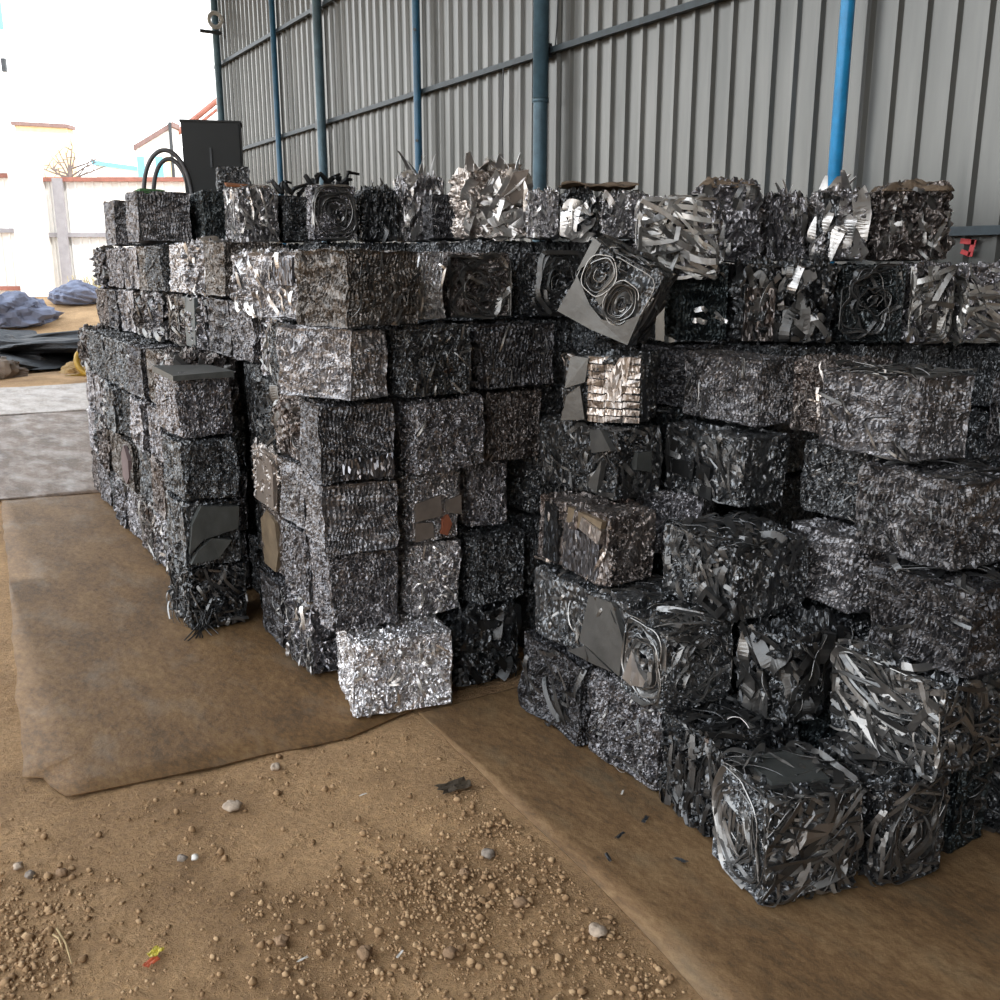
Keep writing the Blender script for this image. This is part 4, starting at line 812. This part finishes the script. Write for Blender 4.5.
o = mesh_obj('rusty_flat', V, [(3,2,1,0),(4,5,6,7),(0,1,5,4),(1,2,6,5),(2,3,7,6),(3,0,4,7)], pl_); o.location = (1.84, 5.68, 2.112); tag(o, 'rust-orange flat scrap lying on the silver ribbon bale of the top row', 'scrap')
for k, (x, y, z, n, s, lab) in enumerate(((2.12, 5.62, 2.08, 9, .18, 'low tangle of black scrap on the small dark bale of the top row'), (2.17, 5.22, 2.108, 10, .2, 'tangle of black scrap leaning against the slate-blue column, on the concentric bale'))):
    e = MB(); r = np.random.RandomState(60+k)
    for j in range(n):
        p = Vector((r.uniform(-s*.6, s*.6), r.uniform(-.08, .08), .006)); q = p + Vector((r.uniform(-.10, .10), r.uniform(-.06, .06), r.uniform(.01, .06))); m_ = p.lerp(q, .5)+Vector((r.uniform(-.03, .03), 0, r.uniform(.0, .04)))
        e.tube([p, m_, q], [.016, .013, .007], 5)
    o = e.build('scrap_tangle', M['stripd']); o.location = (x, y, z); tag(o, lab, 'scrap')

# ============================================================ THE YARD BEYOND  (yard axes: a to the right, b away, turned 32.1 degrees)
YA = R(-32.1)
def yd(a, b, z=0): return (a*math.cos(YA) - b*math.sin(YA), a*math.sin(YA) + b*math.cos(YA), z)
WHT = plain('white_cladding', (.80, .79, .77), .6, 0, .06)
RUSTR = plain('rust_red_steel', (.30, .12, .09), .7, 0, .3)
GREYP = plain('grey_post', (.30, .29, .31), .7, 0, .15)
def corrugated(W, H, pitch=.19, dep=.022):
    n = int(W/pitch); V = []
    xs = []
    for k in range(n):
        for (f, dy) in ((0, 0), (.72, 0), (.80, -dep), (.92, -dep)): xs.append((k*pitch+f*pitch-W/2, dy))
    xs.append((W/2, 0)); m = len(xs)
    for z in (0, H): V += [(x, y, z) for x, y in xs]
    V2 = [(x, y+.006, z) for (x, y, z) in V]
    F = [(k, k+1, m+k+1, m+k) for k in range(m-1)] + [(2*m+m+k, 2*m+m+k+1, 2*m+k+1, 2*m+k) for k in range(m-1)]
    F += [(0, m, 3*m, 2*m), (m-1, 3*m-1, 4*m-1, 2*m-1)] + [(m+k, m+k+1, 3*m+k+1, 3*m+k) for k in range(m-1)] + [(k+1, k, 2*m+k, 2*m+k+1) for k in range(m-1)]
    return V+V2, F
def fence(a0, a1, z0, z1, label, rails, posts, b=22.):
    e = empty('sheet_fence', yd((a0+a1)/2, b, z0), YA); tag(e, label, 'fence')
    V, F = corrugated(a1-a0, z1-z0); mesh_obj('cladding', V, F, WHT, e)
    for z, m in rails: MB().box((0, -.06, z-z0), (a1-a0, .07, .09)).build('rail', m, e)
    for a, m in posts: MB().box((a-(a0+a1)/2, -.13, (z1-z0)/2), (.20, .10, z1-z0)).build('post', m, e)
fence(-15.5, -10.35, .9, 4.4, 'taller white ribbed sheet fence at the far left edge of the yard', [(3.58, RUSTR), (2.43, GREYP), (1.2, RUSTR)], [])
fence(-9.95, -3.2, .9, 3.52, 'lower white ribbed sheet fence with a rusty top rail, left of the pile', [(3.50, RUSTR), (2.34, GREYP)], [(-9.55, GREYP)])
pil = MB().box((0, 0, 1.9), (.55, .5, 3.8)).build('gate_pillar', plain('white_plaster', (.82, .8, .76), .8, 0, .08))
pil.location = yd(-10.15, 21.75, .6); pil.rotation_euler = (0, 0, YA); tag(pil, 'white plastered pillar between the two white fence sections', 'pillar')
def prism(name, label, cat, a0, a1, b0, b1, z0, zl, zr, wall, roof, over=.3):
    e = empty(name, yd((a0+a1)/2, (b0+b1)/2, z0), YA); tag(e, label, cat); w = (a1-a0)/2; d = (b1-b0)/2
    V = [(-w,-d,0),(w,-d,0),(w,d,0),(-w,d,0),(-w,-d,zl-z0),(w,-d,zr-z0),(w,d,zr-z0),(-w,d,zl-z0)]
    mesh_obj('wall', V, [(3,2,1,0),(4,5,6,7),(0,1,5,4),(1,2,6,5),(2,3,7,6),(3,0,4,7)], wall, e)
    s = (zr-zl)/(2*w); W = w+over
    V = [(-W,-d-over,zl-z0-s*over),(W,-d-over,zr-z0+s*over),(W,d,zr-z0+s*over),(-W,d,zl-z0-s*over)]; V += [(x,y,z+.14) for x,y,z in V]
    mesh_obj('roof', V, [(3,2,1,0),(4,5,6,7),(0,1,5,4),(1,2,6,5),(2,3,7,6),(3,0,4,7)], roof, e)
    return e
YEL = plain('pale_yellow_wall', (.80, .62, .38), .8, 0, .12); LB = plain('light_blue_sheet', (.16, .55, .72), .6, 0, .1)
BRN = plain('brown_roof', (.20, .13, .12), .7, 0, .2)
prism('building', 'pale yellow building with a flat brown roof beyond the white fence', 'building', -18.9, -16.9, 40, 40.6, 0, 7.0, 6.9, YEL, BRN, .1)
prism('building', 'low building with a blue sloping roof right of the bare tree', 'building', -13.9, -11.6, 35, 38, 0, 5.05, 4.75, WHT, LB, .1)
e = prism('building', 'striped blue and white shed with a sloping roof behind the hoops', 'shed', -10.7, -9.6, 30, 30.6, 0, 5.0, 5.6, WHT, BRN, .05)
for a, m in ((-.42, LB), (.12, LB), (.42, YEL)):
    MB().box((a, -.33, 2.4), (.2, .05, 4.8)).build('coloured_panel', m, e)
MB().tube([(.52, -.34, 0), (.52, -.34, 5.75)], .05, 8).build('post', STEEL, e)
g = empty('roof_truss', yd(-9.4, 32, 4.0), YA); tag(g, 'red sloping roof beam beside the far end column', 'beam')
MB().tube([(-.9, 0, 1.55), (.9, 0, 2.85)], .09, 8).build('rafter', RUSTR, g)
MB().tube([(-.3, 0, 1.75), (.9, 0, 2.6)], .05, 8).build('tie', RUSTR, g)
MB().tube([(.88, 0, -3.4), (.88, 0, 2.8)], .08, 8).build('prop', RUSTR, g)
e = empty('bare_tree', yd(-11.0, 26, 0)); tag(e, 'bare leafless tree behind the white fence', 'tree')
tm = plain('bark', (.16, .13, .12), .9); MB().tube([(0, 0, .5), (.03, 0, 2.4), (0, .02, 4.1)], [.12, .09, .06], 8).build('trunk', tm, e)
r = np.random.RandomState(4)
for k in range(16):
    a = r.uniform(-1.25, 1.25); L_ = r.uniform(.55, 1.15); dv = Vector((math.cos(YA)*math.sin(a), math.sin(YA)*math.sin(a), math.cos(a)*.7)); s0 = Vector((0, 0, r.uniform(3.6, 4.1)))
    m = MB(); p1 = s0+dv*L_*.5; p2 = s0+dv*L_ + Vector((0, 0, r.uniform(-.1, .1))); m.tube([s0, p1, p2], [.03, .02, .008], 5)
    for j in range(3):
        q = p1.lerp(p2, r.uniform(0, 1)); m.tube([q, q+Vector((r.uniform(-.3, .3), r.uniform(-.3, .3), r.uniform(.0, .3)))], [.012, .005], 4)
    m.build('branch', tm, e)
# blue flag-like sheet post at the far left edge
e = empty('sign_post', yd(-14.5, 30, 0), YA); tag(e, 'tall blue panel on a post at the top left edge of the photo', 'sign')
MB().tube([(-.35, .15, 0), (-.35, .15, 9.6)], .08, 8).build('post', GREYP, e); MB().box((0, 0, 9.2), (.62, .06, 1.9)).build('panel', LB, e)
MB().box((.22, -.02, 7.3), (.12, .1, .36)).build('lamp', STEEL, e); MB().tube([(-.35, .12, 7.4), (.22, 0, 7.4)], .012, 6).build('lamp_arm', WHT, e)
# dark rubbish heap and sacks between the pile and the fence
def lump(name, loc, dims, mat, label, cat, seed, group=None, rough=.16, n=28):
    th = np.linspace(0, math.pi, n); ph = np.linspace(0, 2*math.pi, 2*n, endpoint=False); T, Q = np.meshgrid(th, ph, indexing='ij')
    P = np.stack([np.sin(T)*np.cos(Q), np.sin(T)*np.sin(Q), np.cos(T)], -1).reshape(-1, 3)
    N = noise3(P, seed, 1.1, rough) + noise3(P, seed+1, .35, rough*.5); P = P*(1+N[:, :1])*np.array(dims)/2 + N*np.array(dims)*.2
    P[:, 2] = np.maximum(P[:, 2], -dims[2]*.3); P[:, 2] += dims[2]*.3
    F = np.array([(i*2*n+j, (i+1)*2*n+j, (i+1)*2*n+(j+1) % (2*n), i*2*n+(j+1) % (2*n)) for i in range(n-1) for j in range(2*n)])
    o = mesh_obj(name, P, F, mat, smooth=False); o.location = loc
    return tag(o, label, cat, group)
BK = plain('black_rubbish', (.02, .02, .022), .6, .1, .5, 5, .8, 12); SK = plain('blue_grey_sack', (.15, .165, .23), .7, 0, .25, 4)
def gz(x, y): return float(ground_z(np.array(x), np.array(y)))
hp = lump('rubbish_heap', (1.9, 18.2, gz(1.9, 18.2)-.06), (3.4, 2.4, .62), BK, 'low black rubbish heap on the ground beyond the pale sheets, far left', 'rubbish heap', 21, None, .2, 40)
for k, (x, y, d, m, lab) in enumerate((
    (2.05, 20.3, (1.5, .9, .85), SK, 'blue-grey sack at the left edge of the photo behind the black heap'),
    (3.35, 21.4, (1.0, .8, .5), SK, 'small blue-grey sack lying close to the far end of the pile'),
    (4.3, 21.75, (.8, .7, .6), plain('pale_sack', (.24, .24, .28), .7, 0, .2, 4), 'pale grey sack half hidden behind the far end of the pile'),
    (1.25, 16.2, (.8, .6, .5), plain('brown_sack', (.16, .12, .09), .8, 0, .3, 4), 'brown lump in front of the black heap at the left edge'),
    (2.5, 16.45, (.6, .45, .32), plain('ochre_sack', (.34, .22, .09), .8, 0, .3, 4), 'ochre bag lying on the front of the black heap'))):
    lump('sack', (x, y, gz(x, y)-.05), d, m, lab, 'sack', 40+k*5, 'sacks and lumps around the rubbish heap')
yl = plain('yellow_plastic', (.40, .24, .03), .5)
q = [(2.62+.22*math.cos(t), 15.95+.1*math.sin(t), .26+.2*math.sin(t)) for t in np.linspace(-1.2, 4.2, 24)]
lp = MB().tube([(2.2, 15.9, .03)]+q, .045, 8).build('yellow_strap', yl, None, True); tag(lp, 'yellow looped strap on the ground in front of the black heap', 'strap')
GRN = plain('dry_scrub', (.42, .36, .2), .9, 0, .3)
sv = MB(); r = np.random.RandomState(8)
for k in range(160):
    a = r.uniform(-9.3, -8.3); b = r.uniform(21.2, 21.75); p = Vector(yd(a, b, 0)); p.z = gz(p.x, p.y); t = Vector((r.uniform(-.2, .2), r.uniform(-.2, .2), r.uniform(.1, .42)))
    sv.tube([p, p+t*.6, p+t], [.014, .01, .004], 4)
tag(sv.build('dry_scrub', GRN), 'dry yellowish weeds at the foot of the white fence', 'weeds', None, 'stuff')

# ============================================================ STONES AND LITTER ON THE DIRT
def stone_mesh(seed, flat=.6, n=9):
    th = np.linspace(0, math.pi, n); ph = np.linspace(0, 2*math.pi, 2*n, endpoint=False); T, Q = np.meshgrid(th, ph, indexing='ij')
    P = np.stack([np.sin(T)*np.cos(Q), np.sin(T)*np.sin(Q), np.cos(T)*flat], -1).reshape(-1, 3)
    P = P*(1+noise3(P, seed, 1.2, .16)[:, :1]) + noise3(P, seed+1, .5, .05)
    F = [(i*2*n+j, (i+1)*2*n+j, (i+1)*2*n+(j+1) % (2*n), i*2*n+(j+1) % (2*n)) for i in range(n-1) for j in range(2*n)]
    return P*.5, F
PALE = plain('pale_stone', (.42, .33, .25), .9, 0, .2, 30, .4, 90); GRY = plain('grey_stone', (.24, .20, .165), .9, 0, .2, 30, .4, 90); TANS = plain('earth_stone', (.26, .165, .095), .95, 0, .2, 30, .5, 90); WS = plain('white_chip', (.72, .69, .64), .7, 0, .1)
STONES = [  # x, y, size, flat, material, label
 (0.744, 2.795, 0.056, 0.45, PALE, 'pale flat stone standing out left of centre below the rusty sheet'),
 (0.947, 2.958, 0.036, 0.7, PALE, 'small pale stone right against the edge of the rusty sheet'),
 (1.363, 1.701, 0.046, 0.6, PALE, 'round pale stone near the edge of the muddy sheet, lower right of the dirt'),
 (1.301, 2.141, 0.036, 0.7, GRY, 'grey stone in the middle of the dirt between the two sheets'),
 (0.537, 2.597, 0.03, 0.6, GRY, 'grey pebble beside a white chip on the dirt'),
 (0.57, 2.582, 0.022, 0.7, WS, 'white chip beside a grey pebble on the dirt'),
 (1.258, 1.904, 0.036, 0.6, TANS, 'brown stone in the small cluster above the lower dirt patch'),
 (1.2, 2.1, 0.03, 0.7, TANS, 'brown stone left of the grey stone between the sheets'),
 (0.128, 2.808, 0.028, 0.7, PALE, 'pale stone in the cluster by the left edge of the photo'),
 (0.152, 2.749, 0.028, 0.7, GRY, 'grey stone in the cluster by the left edge of the photo'),
 (0.23, 2.711, 0.032, 0.6, TANS, 'round brown stone right of the cluster by the left edge'),
 (0.822, 1.948, 0.04, 0.65, TANS, 'largest brown stone in the gravel at the bottom of the photo'),
 (1.003, 1.834, 0.036, 0.65, TANS, 'brown stone at the bottom of the gravel, right of the largest one'),
 (0.66, 2.1, 0.036, 0.7, TANS, 'brown stone right of the coloured wrapper'),
]
def gzf(x, y): return .0
for k, (x, y, s, fl, m, lab) in enumerate(STONES):
    P, F = stone_mesh(300+k*7, fl); o = mesh_obj('stone', P*s, F, m, None, True); o.location = (x, y, s*fl*.30); o.rotation_euler = (0, 0, k*1.3)
    tag(o, lab, 'stone', 'loose stones on the dirt floor')
# gravel: uncountable
r = np.random.RandomState(77); gm = [stone_mesh(900+k*3, .75, 5) for k in range(8)]; VV = []; FF = []; TT = []; b = 0
edge = lambda y: 1.40 + .075*(y-1.0)
cl = [(r.uniform(-.5, 1.4)**1., r.uniform(1.0, 2.75), r.uniform(.05, .2)) for _ in range(40)]
cnt = 0
while cnt < 11000:
    if r.uniform() < .62:
        c = cl[r.randint(40)]; x = r.normal(c[0], c[2]); y = r.normal(c[1], c[2])
    elif r.uniform() < .5: x = r.uniform(.6, 1.45); y = r.uniform(1.0, 2.3)
    else: x = r.uniform(-.6, 1.5); y = r.uniform(.9, 3.1)
    if x > edge(y) - .02 or (y > 3.04 and x > .15) or y > 3.6: continue
    s = float(np.clip(r.lognormal(-4.92, .45), .004, .026)); P, F = gm[r.randint(8)]
    a = r.uniform(0, 6.28); P = P*s*r.uniform(.8, 1.2, 3); P = np.stack([P[:, 0]*math.cos(a)-P[:, 1]*math.sin(a), P[:, 0]*math.sin(a)+P[:, 1]*math.cos(a), P[:, 2]], 1)
    VV.append(P+np.array([x, y, s*.14])); FF.append(np.array(F)+b); TT.append(np.full(len(P), r.uniform())); b += len(P); cnt += 1
def gravel_mat():
    m, nt, p = new_mat('gravel'); at = nd(nt, 'ShaderNodeAttribute', attribute_name='tone'); c = nd(nt, 'ShaderNodeValToRGB'); e = c.color_ramp.elements
    e[0].color = (.24, .145, .072, 1); e[1].color = (.46, .31, .175, 1); k = c.color_ramp.elements.new(.6); k.color = (.35, .22, .115, 1)
    nt.links.new(at.outputs['Fac'], c.inputs[0]); nt.links.new(c.outputs[0], p.inputs['Base Color']); p.inputs['Roughness'].default_value = .95
    return m
tag(mesh_obj('gravel', np.concatenate(VV), np.concatenate(FF), gravel_mat(), None, True, np.concatenate(TT)), 'loose brown gravel scattered over the dirt in the foreground', 'gravel', None, 'stuff')
# wrapper, straws, dark leaf, white scraps
e = empty('sweet_wrapper', (.367, 2.212, .0), .5); tag(e, 'crumpled red and yellow wrapper on the dirt at the lower left', 'wrapper')
def crump(name, mat, off, sz, seed, par):
    g = np.linspace(-.5, .5, 9); X, Y = np.meshgrid(g, g); P = np.stack([X.ravel(), Y.ravel(), np.zeros(81)], 1); N = noise3(P, seed, .5, .16)
    P = (P+N*np.array([.4, .4, 1]))*np.array(sz); P[:, 2] = P[:, 2]-P[:, 2].min()+.004; P += np.array(off)
    i = (np.arange(8)[:, None]*9+np.arange(8)).ravel(); o = mesh_obj(name, P, np.stack([i, i+1, i+10, i+9], 1), mat, par)
    s = o.modifiers.new('t', 'SOLIDIFY'); s.thickness = .0006; return o
crump('red_foil', plain('red_foil', (.50, .10, .04), .35), (-.012, -.008, 0), (.04, .022, .02), 3, e)
crump('yellow_foil', plain('yellow_foil', (.55, .45, .05), .35), (.014, .006, .004), (.036, .026, .024), 5, e)
ST = plain('dry_straw', (.42, .30, .15), .8)
for (p, q, lab) in (((.182, 2.46, .004), (.192, 2.289, .012), 'dry straw stalk lying on the dirt at the lower left, the longer of two'), ((.170, 2.44, .004), (.180, 2.36, .016), 'short dry straw stalk lying against the longer one')):
    tag(MB().tube([p, (np.array(p)+np.array(q))/2+np.array([.004, 0, .006]), q], [.003, .0028, .0015], 6).build('straw', ST), lab, 'straw')
lf = crump('leather_scrap', plain('dark_scrap', (.05, .035, .02), .7), (0, 0, 0), (.11, .06, .02), 12, None); lf.location = (1.40, 2.52, .0); tag(lf, 'dark brown flattened scrap on the dirt beside the muddy sheet', 'scrap')
for k, (x, y, a, lab) in enumerate(((.888, 1.885, .6, 'thin white sliver in the gravel at the bottom edge'), (.677, 1.996, .2, 'thin white sliver above the gravel, near the coloured wrapper'), (1.12, 2.62, .1, 'small white scrap on the dirt below the front corner bale'), (1.84, 2.185, .7, 'small white scrap lying on the muddy sheet'))):
    o = crump('white_scrap', WS, (0, 0, 0), (.028, .006, .006), 30+k, None); o.location = (x, y, .012); o.rotation_euler = (0, 0, a); tag(o, lab, 'scrap', 'white scraps on the floor')
for k, (x, y, a, lab) in enumerate(((1.797, 2.021, .5, 'dark metal sliver on the muddy sheet nearest the bales'), (1.677, 1.995, .3, 'dark metal sliver in the middle of the muddy sheet'), (1.578, 1.927, 1.2, 'dark metal chip nearest the left edge of the muddy sheet'), (1.745, 1.805, 2., 'small bent dark chip on the muddy sheet near the front bales'))):
    o = crump('metal_sliver', STEEL, (0, 0, 0), (.04, .012, .01), 60+k, None); o.location = (x, y, .014); o.rotation_euler = (0, 0, a); tag(o, lab, 'metal scrap', 'metal slivers on the muddy sheet')
